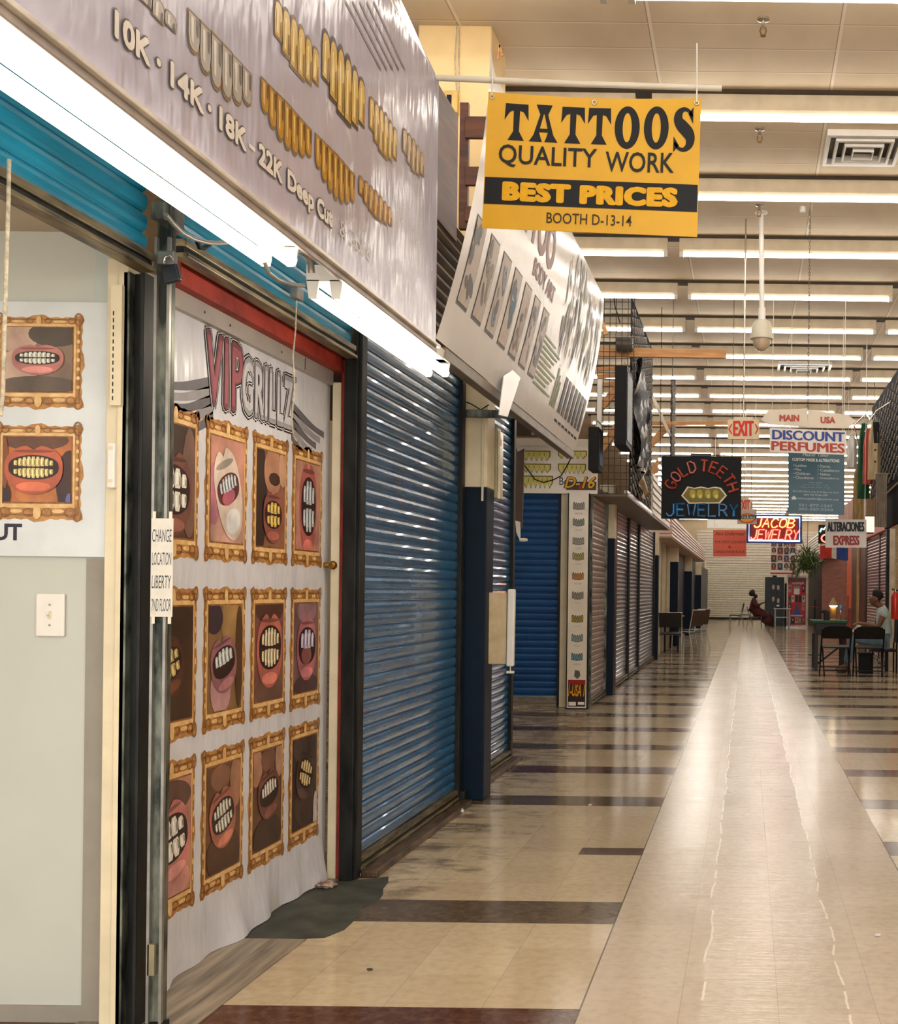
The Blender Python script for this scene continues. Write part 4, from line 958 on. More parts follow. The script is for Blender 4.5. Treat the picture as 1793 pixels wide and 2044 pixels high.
# dark board by the second shutter
a, c = P(1026, 1070, 8.9), P(1046, 900, 8.9)
t = thing('hanging_board', 'tall dark board hanging in front of the deep blue shutter, upper part', 'board', ((a.x + c.x) / 2, 8.9, a.z))
m = MB(); m.prism([(a.x, 8.9, a.z + .1), (c.x - .01, 8.9, a.z + .06), (c.x + .004, 8.9, c.z + .02), (a.x, 8.9, c.z - .02)], (0, .03, 0), mat('dark_brown_board', (74, 58, 46), .5, scale=6)); m.build('board', t)
m = MB(); m.prism([(a.x + .01, 8.895, a.z + .12), (a.x + .05, 8.895, a.z + .11), (a.x + .05, 8.895, a.z - .04), (a.x + .02, 8.895, a.z + .03)], (0, .012, 0), M_paper); m.build('paper_corner', t)
m = MB(); m.lathe((c.x + .01, 8.88, a.z - .03), [(.012, -.03), (.016, 0), (.01, .03)], M_white, 10, 'x'); m.build('bulb', t, smooth=40)
MB().tube([(a.x + .02, 8.91, c.z - .03), (-1.96, 8.91, 2.98)], .006, M_grime, 6).build('hanger', t)

# banner of gold grills over the deep blue shutter
YD = 12.60
a, c = P(1030, 984, YD), P(1194, 893, YD)
mb = MB(); mb.box(a.x - .4, c.x, YD, YD + .01, a.z, c.z, vinyl((232, 222, 206))); p = Print(mb, facing(YD), .002)
def grin(x0, y0, x1, y1, n, c1, dark, L=1, down=True, m2=None):
    a_, c_ = P(x0, y1, YD), P(x1, y0, YD); w = c_.x - a_.x; h = c_.z - a_.z
    m_ = ink(c1); md = ink(dark)
    for g, mm, l in ((.012, md, L), (0, m_, L + 1)):
        pts = [(a_.x - g, c_.z + g), (c_.x + g, c_.z + g)]
        for i in range(n, 0, -1):
            f0, f1 = i / n, (i - 1) / n
            pts += [(a_.x + w * f0 + g * (1 if i == n else 0), a_.z + h * .45), (a_.x + w * (f0 + f1) / 2, a_.z - g)]
        pts += [(a_.x - g, a_.z + h * .45)]
        p.poly(pts, mm, l)
    for i in range(1, n): p.stroke([(a_.x + w * i / n, a_.z + h * .5), (a_.x + w * i / n, c_.z - h * .1)], .006, md, L + 2)
yl, yd = (218, 206, 112), (118, 104, 44)
for x0, y0, x1, y1, n in ((1046, 902, 1097, 918, 5), (1116, 902, 1170, 914, 5), (1046, 928, 1098, 942, 5), (1116, 928, 1168, 944, 6), (1046, 952, 1102, 973, 6)): grin(x0, y0, x1, y1, n, yl, yd)
a_, c_ = P(1117, 968, YD), P(1135, 953, YD); p.text('Bo', a_.x, a_.z, c_.x, c_.z, M_black_ink, 1)
a_, c_ = P(1127, 976, YD), P(1191, 951, YD)
p.rect(a_.x + .02, a_.z - .01, c_.x, c_.z - .06, ink((86, 66, 60)), 1); p.rect(a_.x + .16, a_.z, a_.x + .22, a_.z + .05, ink((196, 50, 36)), 2)
p.text('D-16', a_.x - .01, a_.z + .005, c_.x, c_.z, M_black_ink, 3, bold=.03, shear=.3, thick=.006); p.text('D-16', a_.x, a_.z + .01, c_.x - .012, c_.z - .006, ink((236, 176, 34)), 4, bold=.02, shear=.3)
mb.fixn = False
tag(mb.build('grill_banner'), 'white banner of gold grill drawings marked D-16 above the deep blue shutter', 'banner')
m = MB(); m.tube([P(x, y, YD - .013) for x, y in ((1044, 925), (1056, 940), (1068, 957), (1085, 963), (1104, 958), (1120, 950), (1132, 930), (1143, 908))], .006, M_black, 6); tag(m.build('black_cable', smooth=50), 'black cable looping across the gold grill banner', 'cable')
# cream post and strip poster of grills
t = thing('corner_post', 'cream corner post between deep blue shutter and strip poster', 'post', (-2.0, 12.7, 0)); t['kind'] = 'structure'
q0, q1 = P(1117, 1300, 12.66), P(1133, 1300, 12.66)
MB().box(q0.x, q1.x + .02, 12.66, 12.8, 0, 2.42, M_cream).build('shaft', t, bevel=.004)
MB().box(q0.x - .03, q0.x, 12.68, 12.8, 0, 2.42, M_darkst).build('edge_channel', t)
YE = 12.45
a, c = P(1130, 1417, YE), P(1171, 985, YE); c.x = P(1173, 1200, YE).x; a.x = P(1134, 1200, YE).x
mb = MB(); mb.box(a.x - .012, c.x + .012, YE + .001, YE + .09, 0.0, c.z, M_black); mb.box(a.x, c.x, YE - .004, YE + .001, .015, c.z, vinyl((224, 214, 198))); p = Print(mb, facing(YE - .004), .0015)
cx = (a.x + c.x) / 2; w = (c.x - a.x)
strip = [(1012, (150, 146, 136)), (1045, (132, 142, 128)), (1082, (150, 150, 140)), (1113, (160, 150, 90)), (1152, (176, 120, 46)), (1191, (140, 132, 120)), (1237, (150, 132, 44)), (1276, (130, 150, 150)), (1313, (96, 140, 150))]
for i, (y, col) in enumerate(strip):
    z = P(1153, y, YE).z; n = 5; ww = w * .3; k1, k2 = ink(col), ink(tuple(int(v * .45) for v in col))
    for j in range(n):
        f = (j + .5) / n * 2 - 1; up = .018 * f * f * (1 if i % 2 else .6)
        for g, mm, L in ((1, k2, 1), (.78, k1, 2)):
            p.poly([(cx + ww * f + ww / n * g * x_, z + up + .045 * g * y_) for x_, y_ in ((-.9, -.7), (.9, -.7), (1, .5), (.5, 1), (-.5, 1), (-1, .5))], mm, L)
    p.ell(cx, z - .07, ww * .7, .012, ink((206, 196, 182)), 1, 12)
z = P(1150, 1350, YE).z; p.poly([(cx - .03, z), (cx + .01, z - .03), (cx + .04, z + .01), (cx + .03, z + .06), (cx - .02, z + .07)], ink((96, 90, 84)), 1)
a_, c_ = P(1130, 1410, YE), P(1170, 1357, YE); z0, z1 = a_.z, c_.z
p.rect(a.x + .012, z0, c.x - .012, z1, ink((54, 34, 28)), 1); p.rect(a.x + .012, z1 - .05, c.x - .012, z1, ink((150, 34, 26)), 2)
p.text('1-USA 1', a.x + .015, z0 + .11, c.x - .015, z0 + .24, ink((232, 160, 24)), 3, bold=.02, shear=.25)
p.rect(a.x + .02, z0 + .01, a.x + .1, z0 + .05, M_white_ink, 3); p.rect(c.x - .09, z0 + .02, c.x - .02, z0 + .05, M_white_ink, 3)
mb.fixn = False
tag(mb.build('strip_poster'), 'tall narrow white strip poster of nine grills standing on the floor', 'poster')
m = MB(); q = P(1227, 1200, 14.6); m.tube([(q.x, 14.6, 0), (q.x, 14.6, 2.35)], .022, mat('rust_pipe', (150, 96, 54), .5), 10); tag(m.build('conduit_pipe', smooth=50), 'thin brown pipe standing right of the second blue pillar', 'pipe')

# wire grid, fascia and hanging things over the second block
def wire_grid(O, U, V, nu, nv, su, sv, r, m_, name, lb, cat):
    mb = MB(); O, U, V = Vector(O), Vector(U), Vector(V)
    for i in range(nu + 1): mb.tube([O + U * su * i, O + U * su * i + V * sv * nv], r, m_, 4)
    for j in range(nv + 1): mb.tube([O + V * sv * j, O + V * sv * j + U * su * nu], r, m_, 4)
    return tag(mb.build(name), lb, cat)
a, c = P(1190, 985, 12.9), P(1262, 590, 12.9)
wire_grid((a.x, 12.9, a.z), (1, 0, 0), (0, 0, 1), 6, 28, .068, .08, .004, mat('grid_wire', (60, 54, 44), .5), 'wire_grid', 'square wire grid panel above the second pillar, behind the white sign', 'wire grid')
def diamond_sheet(x, y0, y1, z0, z1, n, mz, lb, slope=0.0, face=1):
    t = thing('perforated_panel', lb, 'perforated panel', (x, (y0 + y1) / 2, z0))
    m = MB(); m.prism([(x, y0, z0), (x, y1, z0), (x, y1, z1 - slope), (x, y0, z1)], (-.01 * face, 0, 0), mat('dark_blue_sheet', (22, 25, 32), .8, .0, var=.2, spec=.1))
    dy, dz = (y1 - y0) / n, (z1 - z0) / mz
    for i in range(n):
        for j in range(mz):
            y, z = y0 + (i + .5) * dy, z0 + (j + .5 + (i % 2) * .5) * dz
            if z > z1 - slope - .1: continue
            m.bar((x + .004 * face, y - dy * .25, z + dz * .25), (x + .004 * face, y + dy * .25, z - dz * .25), .026, .01, M_slit)
    m.build('sheet', t)
    return t
M_slit = mat('bare_metal_slot', (206, 198, 192), .5, .0)
diamond_sheet(-1.38, 13.35, 16.3, 2.44, 4.72, 12, 22, 'dark blue perforated metal panel standing above the steel blue shutters')
diamond_sheet(-1.25, 18.4, 19.4, 3.2, CEIL, 5, 18, 'small dark perforated panel farther back, above the black GOLD TEETH sign', slope=.0)
o = MB().box(-1.86, -1.36, 12.95, 20.0, 2.36, 2.39, mat('grey_soffit', (120, 104, 86), .5)).build('booth_soffit'); struct(o)
mb = MB()
for i in range(6):
    z = 2.39 + i * .1; mb.prism([(-1.37, 16.4, z), (-1.35, 16.4, z + .01), (-1.365, 16.4, z + .095), (-1.37, 16.4, z + .095)], (0, 3.6, 0), M_siding)
mb.box(-1.4, -1.371, 16.4, 20.0, 2.39, 2.99, M_siding)
tag(mb.build('fascia_siding'), 'grey slatted fascia left of the black GOLD TEETH sign', 'fascia')
mb = MB(); mb.box(-1.4, -1.36, 12.95, 16.4, 2.39, 2.43, M_grey); mb.build('fascia_rail'); tag(bpy.data.objects['fascia_rail'], 'grey metal rail under the dark perforated panel', 'rail')
def lumber(pts, w, h, lb):
    t = MB().bar(pts[0], pts[1], w, h, M_wood).build('wooden_beam', bevel=.004); tag(t, lb, 'beam'); return t
lumber((P(1182, 703, 13.2), P(1450, 707, 13.2)), .05, .1, 'long raw wooden beam sticking out over the aisle')
lumber((P(1196, 905, 13.7), P(1245, 832, 13.7)), .05, .09, 'dark diagonal wooden brace behind the wire grid, lower one')
lumber((P(1192, 824, 13.9), P(1236, 770, 13.9)), .05, .09, 'diagonal wooden brace behind the wire grid, upper one')
lumber((P(1290, 898, 17.2), P(1338, 845, 17.2)), .06, .1, 'diagonal wooden brace above the grey slatted fascia')
lumber((P(1290, 960, 17.4), P(1322, 915, 17.4)), .06, .1, 'short diagonal brace touching the grey slatted fascia')
lumber((P(1300, 845, 17.0), P(1458, 845, 17.0)), .04, .05, 'thin reddish wooden batten crossing toward the nearer EXIT sign')
for i, y in enumerate((737, 752, 768)): lumber((P(1192, y, 14.2), P(1228, y - 2, 14.2)), .03, .05, 'short wooden slat behind the wire grid, %s from top' % ORD[i])
a = [P(x, y, 16.8) for x, y in ((1299, 790), (1304, 786), (1338, 862), (1334, 868))]
m = MB(); m.prism(a, (0, .3, 0), M_siding); tag(m.build('white_edge_board'), 'white edged board slanting down above the wooden braces', 'board')
lumber((P(1200, 640, 12.7), P(1211, 668, 12.7)), .05, .05, 'short pale stick at the right edge of the white tattoo sign')
m = MB(); a = P(1196, 820, 12.4); m.box(P(1187, 800, 12.4).x, P(1197, 800, 12.4).x, 12.6, 12.64, P(1190, 900, 12.4).z, P(1190, 750, 12.4).z, M_white); tag(m.build('white_pipe_board', bevel=.005), 'white upright board right of the white tattoo sign', 'board')
# black light boxes
def lightbox(x0, y0, x1, y1, Y, d, lb):
    a, c = P(x0, y1, Y), P(x1, y0, Y); t = thing('sign_box', lb, 'sign box', ((a.x + c.x) / 2, Y, a.z))
    MB().box(a.x, c.x, Y, Y + d, a.z, c.z, M_black).build('case', t, bevel=.006)
    MB().box(c.x, c.x + .006, Y + .04, Y + d - .04, a.z + .06, c.z - .06, mat('box_print', (52, 84, 128), .5, scale=5, col2=(16, 16, 20), lo=.5, hi=.62)).build('printed_face', t)
    m = MB(); m.tube([((a.x + c.x) / 2, Y + d / 2, c.z), ((a.x + c.x) / 2, Y + d / 2, c.z + .1), ((a.x + c.x) / 2, 12.9, c.z + .12)], .006, M_rope, 6); m.build('hanger', t)
    return t
lightbox(1226, 729, 1252, 888, 12.2, .6, 'tall black sign box hanging in front of the dark perforated panel')
lightbox(1174, 852, 1196, 938, 12.0, .35, 'small black sign box hanging at the corner of the gold grill banner')
# plastic wrapped flag
mb = MB(); n, k = 8, 14; vs = []
fx0, fx1 = PX(1262, 740, -1.30), PX(1289, 970, -1.30)
for i in range(n + 1):
    for j in range(k + 1):
        y = 13.35 + 1.2 * i / n; z = 2.75 + 1.3 * j / k * (1 - .25 * i / n); vs.append((-1.30 + .05 * math.sin(i * 1.7 + j * .6), y, z))
mb.mesh(vs, [(i * (k + 1) + j, (i + 1) * (k + 1) + j, (i + 1) * (k + 1) + j + 1, i * (k + 1) + j + 1) for i in range(n) for j in range(k)], mat('wrapped_cloth', (176, 166, 150), .4, scale=3.2, sc=(1, 3, 1), col2=(22, 19, 24), lo=.54, hi=.6))
mb.fixn = False; tag(mb.build('wrapped_banner', smooth=0), 'shiny plastic wrapped banner hanging beside the tall black sign box', 'banner')
mb = MB(); vs = []
for i in range(5):
    for j in range(9): vs.append((-1.31 + .03 * math.sin(i + j), 14.0 + .8 * i / 4, 2.44 + .28 * j / 8))
mb.mesh(vs, [(i * 9 + j, (i + 1) * 9 + j, (i + 1) * 9 + j + 1, i * 9 + j + 1) for i in range(4) for j in range(8)], mat('gold_black_cloth', (190, 150, 60), .5, scale=3, col2=(24, 20, 20)))
mb.fixn = False; tag(mb.build('patterned_cloth', smooth=0), 'black and gold cloth hanging below the plastic wrapped banner', 'cloth')
m = MB(); m.lathe(P(1232, 687, 13.05), [(.09, -.001), (.09, .16), (.07, .18)], mat('grey_can', (84, 76, 66), .5), 18, 'x'); tag(m.build('dark_cylinder', smooth=40), 'dark round can above the long wooden beam', 'can')
m = MB(); m.tube([P(x, y, 12.895) for x, y in ((1226, 594), (1228, 612), (1234, 630), (1238, 645))], .006, M_black, 6); tag(m.build('black_wire', smooth=50), 'loose black wire over the wire grid panel', 'wire')

# ------------------------------------------------------------------ third block on the left: pink fascia, doors, sheet
mb = MB()
for i in range(6):
    z = 2.36 + i * .07
    mb.prism([(-1.49, 22.4, z), (-1.465, 22.4, z + .008), (-1.485, 22.4, z + .068)], (0, 17.6, 0), M_pinksid)
    mb.prism([(-1.72, 22.41, z), (-1.72, 22.385, z + .008), (-1.72, 22.405, z + .068)], (.235, 0, 0), M_pinksid)
mb.box(-1.9, -1.49, 22.41, 40, 2.34, 2.8, M_pinksid); mb.box(-2.1, -1.72, 22.4, 22.41, 2.34, 2.8, M_pinksid)
tag(mb.build('pink_fascia'), 'pink clapboard fascia under the black GOLD TEETH sign', 'fascia')
t = thing('booth_front', 'cream framed booth front behind the black chairs on the left', 'booth front', (-1.8, 25, 0)); t['kind'] = 'structure'
for y in (23.6, 25.0, 26.4): MB().box(-1.86, -1.78, y, y + .08, 0, 2.34, M_cream).build('frame_post', t)
MB().box(-1.88, -1.85, 23.68, 26.4, 0, 2.34, mat('striped_panel', (214, 196, 160), .4, scale=1.2, sc=(0, 9, 0), col2=(96, 74, 50))).build('panel', t)
MB().box(-1.88, -1.85, 27.45, 54, 0, 2.34, mat('navy_panel', (34, 46, 70), .4, scale=.7, sc=(0, 5, 0), col2=(20, 22, 32))).build('far_panel', t)
a, c = P(1357, 1197, 29), P(1372, 1157, 29)
m = MB(); m.box(-1.82, -1.80, 28.0, 30.2, a.z, c.z, M_paper); p = Print(m, facing_x(-1.80), .004); p.text('8', 28.8, a.z + .12, 29.4, c.z - .12, ink((120, 50, 44)), 1, bold=.03); m.fixn = False
tag(m.build('notice_sheet'), 'pale notice sheet with a single red mark on the far navy pillars', 'notice')

# ------------------------------------------------------------------ end wall: grey shutter, siding
shutter('wide grey roll shutter closing the far end of the aisle', 'x', 54.45, -1.95, 2.9, .05, 2.65, mat('far_grey_slat', (206, 198, 178), .4, .1, var=.06), pitch=.11, guides=False, barm=M_darkst)
mb = MB()
for i in range(12):
    z = 2.68 + i * .13
    mb.prism([(-2.4, 54.58, z), (-2.4, 54.52, z + .012), (-2.4, 54.56, z + .126)], (6.5, 0, 0), M_siding)
mb.box(-2.4, 4.1, 54.56, 54.59, 2.66, 4.24, M_siding)
tag(mb.build('end_siding'), 'white clapboard siding above the far grey shutter', 'siding')
struct(MB().box(-2.02, -1.95, 54.3, 54.55, 0, 2.68, M_cream).build('trim_3'))
a, c = P(1412, 1054, 50), P(1492, 1037, 50); o = MB().box(a.x, c.x, 50, 50.1, a.z, c.z, M_white).box(a.x + .1, a.x + .12, 50, 50.02, c.z, CEIL, M_white).box(c.x - .12, c.x - .1, 50, 50.02, c.z, CEIL, M_white).build('blank_board'); tag(o, 'blank white board high above the orange sign', 'board')
# ================================================================== HANGING SIGNS DOWN THE AISLE
def rod(p0, p1, r, m_, name, parent): 
    return MB().tube([p0, p1], r, m_, 8).build(name, parent, smooth=50)
def panel_sign(name, lb, cat, x0, y0, x1, y1, Y, col, draw, th=.012, hang=None, group=None, sheet=None, tilt=0.0):
    """flat sign whose corners stand at depth Y; draw(p, T) with T(fx, fy) in 0..1 from lower left"""
    A, B, Cc, Dd = P(x0, y1, Y), P(x1, y1 + tilt, Y), P(x1, y0 + tilt, Y), P(x0, y0, Y)
    t = thing(name, lb, cat, ((A.x + B.x) / 2, Y, min(A.z, B.z)), group)
    m = MB(); m.prism([A, B, Cc, Dd], (0, th, 0), sheet or mat('sheet_%02x%02x%02x' % col, col, .35, var=.04, scale=4))
    def mp(u, v, h):
        q = A.lerp(B, u).lerp(Dd.lerp(Cc, u), v); return Vector((q.x, q.y - h, q.z))
    p = Print(m, mp, .0025 + Y * .00012); draw(p); m.fixn = False; m.build('panel', t)
    if hang:
        for f, top, px in hang:
            q = mp(f, .99, -.004); rod(q, Vector((q.x + px, q.y, top)), .004, M_clear, 'hanger', t)
    return t
RED, BLU = ink((200, 62, 50)), ink((52, 66, 150))
# EXIT signs
def exit_sign(x0, y0, x1, y1, Y, lb, arrows=True, rodx=None):
    red = ink((214, 50, 38))
    def dr(p):
        p.text('EXIT', .17, .14, .83, .92, red, 1, thick=.02)
        for s in (-1, 1):
            u = .5 + s * .36; p.poly([(u, .74), (u + s * .025, .78), (u + s * .12, .5), (u + s * .07, .5)], red, 1); p.poly([(u, .26), (u + s * .07, .5), (u + s * .12, .5), (u + s * .025, .22)], red, 1)
    t = panel_sign('exit_sign', lb, 'exit sign', x0, y0, x1, y1, Y, (226, 204, 164), dr, th=.05)
    c = P((x0 + x1) / 2, y0, Y); MB().box(c.x - .09, c.x + .09, Y + .005, Y + .045, c.z, c.z + .025, M_cream).build('canopy', t)
    rod((c.x, Y + .025, c.z + .02), (c.x, Y + .025, CEIL), .008, M_chrome, 'rod', t)
    return t
exit_sign(1453, 837, 1516, 876, 10.95, 'nearer beige EXIT sign with red letters on a long ceiling rod')
exit_sign(1470, 996, 1503, 1022, 21.5, 'farther EXIT sign half hidden behind the black neon sign')
# MAIN / USA arrow board
YM = 10.72
c = PZ(1612, 416, CEIL); YM = c.y
t = thing('arrow_sign', 'folded white direction sign reading MAIN and USA, hung by a chain', 'direction sign', P(1613, 860, YM))
for pts, body, bx, nm in ((((1519, 838), (1534, 819), (1612, 815), (1613, 852), (1538, 847)), 'MAIN', (1556, 841, 1596, 828), 'left_arrow'), (((1613, 853), (1613, 818), (1692, 828), (1710, 840), (1692, 855)), 'USA', (1638, 845, 1668, 832), 'right_arrow')):
    m = MB(); yy = YM
    m.prism([P(x, y, yy) for x, y in pts], (0, .02, 0), mat('arrow_white', (226, 214, 196), .5, var=.03)); p = Print(m, facing(yy), .003)
    a_, b_ = P(bx[0], bx[1], yy), P(bx[2], bx[3], yy); p.text(body, a_.x, a_.z, b_.x, b_.z, ink((186, 78, 60)), 1, thick=.004); m.fixn = False; m.build(nm, t)
mb = MB(); top = Vector((P(1613, 818, YM).x, YM + .01, CEIL)); bot = P(1613, 816, YM) + Vector((0, .01, 0)); n = 60
for i in range(n):
    q = bot.lerp(top, (i + .5) / n); h = (top.z - bot.z) / n * .62; k = i % 2
    mb.tube([q + Vector((.007 * math.cos(s) * (1 - k), .007 * math.cos(s) * k, h * math.sin(s))) for s in [2 * math.pi * j / 8 for j in range(8)]], .0022, M_grime, 4, closed=True)
mb.build('chain', t, smooth=0)
# DISCOUNT PERFUMES
def dp(p):
    p.text('DISCOUNT', .03, .53, .98, .93, ink((58, 74, 160)), 1, thick=.008); p.text('PERFUMES', .02, .07, .98, .46, ink((188, 70, 56)), 1, thick=.008)
panel_sign('perfume_sign', 'white hanging sign reading DISCOUNT PERFUMES in blue and red', 'sign', 1537, 854, 1690, 902, 13.2, (232, 226, 218), dp, hang=((.03, CEIL, 0), (.97, CEIL, 0)), tilt=6)
# tailor sign
def tl(p):
    wi = ink((214, 222, 224)); g = ink((150, 176, 186))
    for s in (-1, 1): p.ring(.5 + s * .14, .985, .12, .035, .008, wi, 1, 16, math.pi, 2 * math.pi)
    p.text('COUTURIER', .16, .885, .82, .925, g, 1); p.text('Master Tailor', .26, .82, .72, .862, wi, 1); p.text('CUSTOM MADE & ALTERATIONS', .07, .745, .91, .79, ink((240, 240, 236)), 1, thick=.002)
    for i, (a, b) in enumerate((('Ladies', '/ Damas'), ('Men', '/ Caballeros'), ('Children', '/ Niños'), ('Chacabanas', '/ Guayaberas'))):
        v = .665 - i * .057; k = .028
        p.ell(.10, v + .018, .008, .008, wi, 1, 8); p.text(a, .13, v, .13 + k * len(a) * 1.15, v + .038, wi, 1); p.text(b, .52, v, .52 + k * len(b) * 1.15, v + .038, wi, 1)
    p.text('OPEN FROM', .36, .435, .60, .455, g, 1); p.text('Mon to Wed 10 am - 7 pm', .26, .40, .70, .423, g, 1); p.text('Thurs to Sat 10 am - 9 pm', .22, .365, .74, .388, g, 1)
    p.text('3015 NW 79th St. Suite D-43 Miami, FL 33147', .08, .30, .90, .325, wi, 1); p.text('Saint Viar Mudas USA', .28, .26, .70, .285, wi, 1)
    p.poly([(.06, .195), (.14, .195), (.14, .225), (.10, .25), (.06, .225)], wi, 1); p.text('simoncapellen@outlook.com', .16, .195, .90, .23, wi, 1)
    p.text('561-877-1247', .19, .10, .79, .14, g, 1, thick=.002); p.text('203-507-0358', .18, .045, .80, .085, g, 1, thick=.002)
panel_sign('tailor_sign', 'tall teal hanging sign of a tailor below the perfume sign', 'sign', 1574, 884, 1686, 1024, 14.3, (36, 84, 104), tl, hang=((.04, CEIL, 0), (.96, CEIL, 0)), tilt=4)
# black GOLD TEETH JEWELRY neon board (unlit letters)
YG = 14.0
A, B = P(1320, 1035, YG), P(1481, 912, YG)
t = thing('gold_teeth_sign', 'black neon board reading GOLD TEETH JEWELRY round a row of gold teeth', 'neon sign', ((A.x + B.x) / 2, YG, A.z))
MB().box(A.x, B.x, YG, YG + .04, A.z, B.z, mat('black_acrylic', (9, 10, 13), .5, var=.2, spec=.2)).build('board', t, bevel=.004)
g1, g2 = mat('red_glass_tube', (196, 82, 62), .2, col2=(150, 52, 42)), mat('blue_glass_tube', (40, 124, 186), .2, col2=(26, 92, 150))
STR = {'G': [[(1, .8), (.7, 1), (.3, 1), (0, .7), (0, .3), (.3, 0), (.7, 0), (1, .25), (1, .45), (.6, .45)]], 'O': [[(.5, 1), (.1, .85), (0, .5), (.1, .15), (.5, 0), (.9, .15), (1, .5), (.9, .85), (.5, 1)]],
       'L': [[(0, 1), (0, 0), (.9, 0)]], 'D': [[(0, 0), (0, 1), (.5, 1), (.95, .75), (.95, .25), (.5, 0), (0, 0)]], 'T': [[(0, 1), (1, 1)], [(.5, 1), (.5, 0)]], 'E': [[(.95, 1), (0, 1), (0, 0), (.95, 0)], [(0, .52), (.8, .52)]],
       'H': [[(0, 0), (0, 1)], [(1, 0), (1, 1)], [(0, .5), (1, .5)]], 'J': [[(.9, 1), (.9, .2), (.6, 0), (.25, 0), (0, .22)]], 'W': [[(0, 1), (.25, 0), (.5, .8), (.75, 0), (1, 1)]],
       'R': [[(0, 0), (0, 1), (.6, 1), (.9, .85), (.9, .65), (.6, .5), (0, .5)], [(.5, .5), (1, 0)]], 'Y': [[(0, 1), (.5, .5), (1, 1)], [(.5, .5), (.5, 0)]], 'A': [[(0, 0), (.5, 1), (1, 0)], [(.2, .4), (.8, .4)]],
       'C': [[(1, .8), (.7, 1), (.3, 1), (0, .65), (0, .35), (.3, 0), (.7, 0), (1, .2)]], 'B': [[(0, 0), (0, 1), (.6, 1), (.9, .8), (.6, .52), (0, .52)], [(.6, .52), (1, .3), (.7, 0), (0, 0)]]}
def neon(ch, O, U, V, w, h, r, m_, name, parent, Y):
    mb = MB()
    for st in STR[ch]: mb.tube([Vector((O[0] + U[0] * a * w + V[0] * b * h, Y, O[1] + U[1] * a * w + V[1] * b * h)) for a, b in st], r, m_, 6)
    return mb.build(name, parent, smooth=60)
W_, H_ = B.x - A.x, B.z - A.z
for i, ch in enumerate('GOLDTEETH'):
    ang = math.radians(158 - 136 * i / 8 - (4 if i > 3 else 0)); cx, cz = A.x + W_ * .5, A.z + H_ * .36
    R1, R2 = W_ * .345, H_ * .40
    U = (math.sin(ang), -math.cos(ang)); V = (math.cos(ang), math.sin(ang))
    O = (cx + R1 * math.cos(ang) - U[0] * W_ * .042, cz + R2 * math.sin(ang) - U[1] * W_ * .042)
    neon(ch, O, U, V, W_ * .085, H_ * .175, .015, g1, 'neon_letter', t, YG - .02)
for i, ch in enumerate('JEWELRY'): neon(ch, (A.x + W_ * (.065 + i * .132), A.z + H_ * .045), (1, 0), (0, 1), W_ * .10, H_ * .19, .016, g2, 'neon_letter', t, YG - .02)
m = MB(); gp = [(.27, .37), (.36, .26), (.72, .27), (.80, .38), (.73, .485), (.66, .50), (.58, .48), (.50, .50), (.42, .48), (.34, .50)]
pl_ = lambda u, v, h: Vector((A.x + W_ * u, YG - .004 - h, A.z + H_ * v)); p = Print(m, pl_, .003)
p.poly([(.535 + (u - .535) * 1.08, .385 + (v - .385) * 1.16) for u, v in gp], ink((236, 220, 200)), 1); p.poly(gp, ink((120, 112, 40)), 2)
for u0 in (.37, .46, .56, .66): p.ell(u0 + .02, .40, .038, .07, ink((178, 160, 60)), 3, 14); p.ell(u0 + .03, .36, .022, .035, ink((216, 200, 110)), 4, 10)
m.fixn = False; m.build('gold_teeth_picture', t)
MB().box(A.x + W_ * .36, A.x + W_ * .62, YG - .02, YG + .03, B.z, B.z + .035, mat('transformer', (30, 40, 58), .4)).build('transformer', t)
for f in (.12, .88): rod((A.x + W_ * f, YG + .02, B.z), (A.x + W_ * f, YG + .02, CEIL), .004, M_grime, 'hanger', t)
# string of white bulbs by the board
lamp = emis('bulb_glow', (1, .9, .75), 3)
t = thing('string_light', 'upright string of five round white bulbs left of the black neon board', 'string light', P(1317, 966, 14.4))
for y in (917, 931, 944, 955, 966): MB().ball(P(1317, y, 14.4), .022, .022, .022, lamp, 10, 8).build('bulb', t, smooth=0)
q = P(1317, 968, 14.4); MB().tube([q + Vector((0, .025, 0)), (q.x, q.y + .025, CEIL)], .004, M_black, 6).build('cord', t)
# JACOB JEWELRY (lit)
YJ = 22.0
A, B = P(1490, 1084, YJ), P(1602, 1028, YJ); W_, H_ = B.x - A.x, B.z - A.z
t = thing('jacob_sign', 'lit red neon sign reading JACOB JEWELRY in a white blue border', 'neon sign', ((A.x + B.x) / 2, YJ, A.z))
MB().box(A.x, B.x, YJ, YJ + .05, A.z, B.z, mat('navy_acrylic', (20, 24, 84), .5, var=.2)).build('board', t, bevel=.006)
MB().box(A.x + .08, B.x - .08, YJ - .008, YJ, A.z + .07, B.z - .07, mat('dark_red_acrylic', (120, 10, 16), .5, var=.2)).build('red_panel', t)
n1, n2, n3 = emis('neon_orange', (1, .30, .07), 2.2), emis('neon_red', (1, .12, .07), 2.2), emis('neon_white', (.5, .78, 1), 2.4)
q = [(A.x + .05, A.z + .05), (B.x - .05, A.z + .05), (B.x - .05, B.z - .05), (A.x + .05, B.z - .05)]
MB().tube([(x, YJ - .03, z) for x, z in q], .016, n3, 8, closed=True).build('border_tube', t, smooth=60)
for i, ch in enumerate('JACOB'): neon(ch, (A.x + W_ * (.13 + i * .15), A.z + H_ * .55), (1, 0), (.22, 1), W_ * .12, H_ * .31, .0135, n1, 'neon_letter', t, YJ - .03)
for i, ch in enumerate('JEWELRY'): neon(ch, (A.x + W_ * (.07 + i * .125), A.z + H_ * .14), (1, 0), (.2, 1), W_ * .1, H_ * .33, .0135, n2, 'neon_letter', t, YJ - .03)
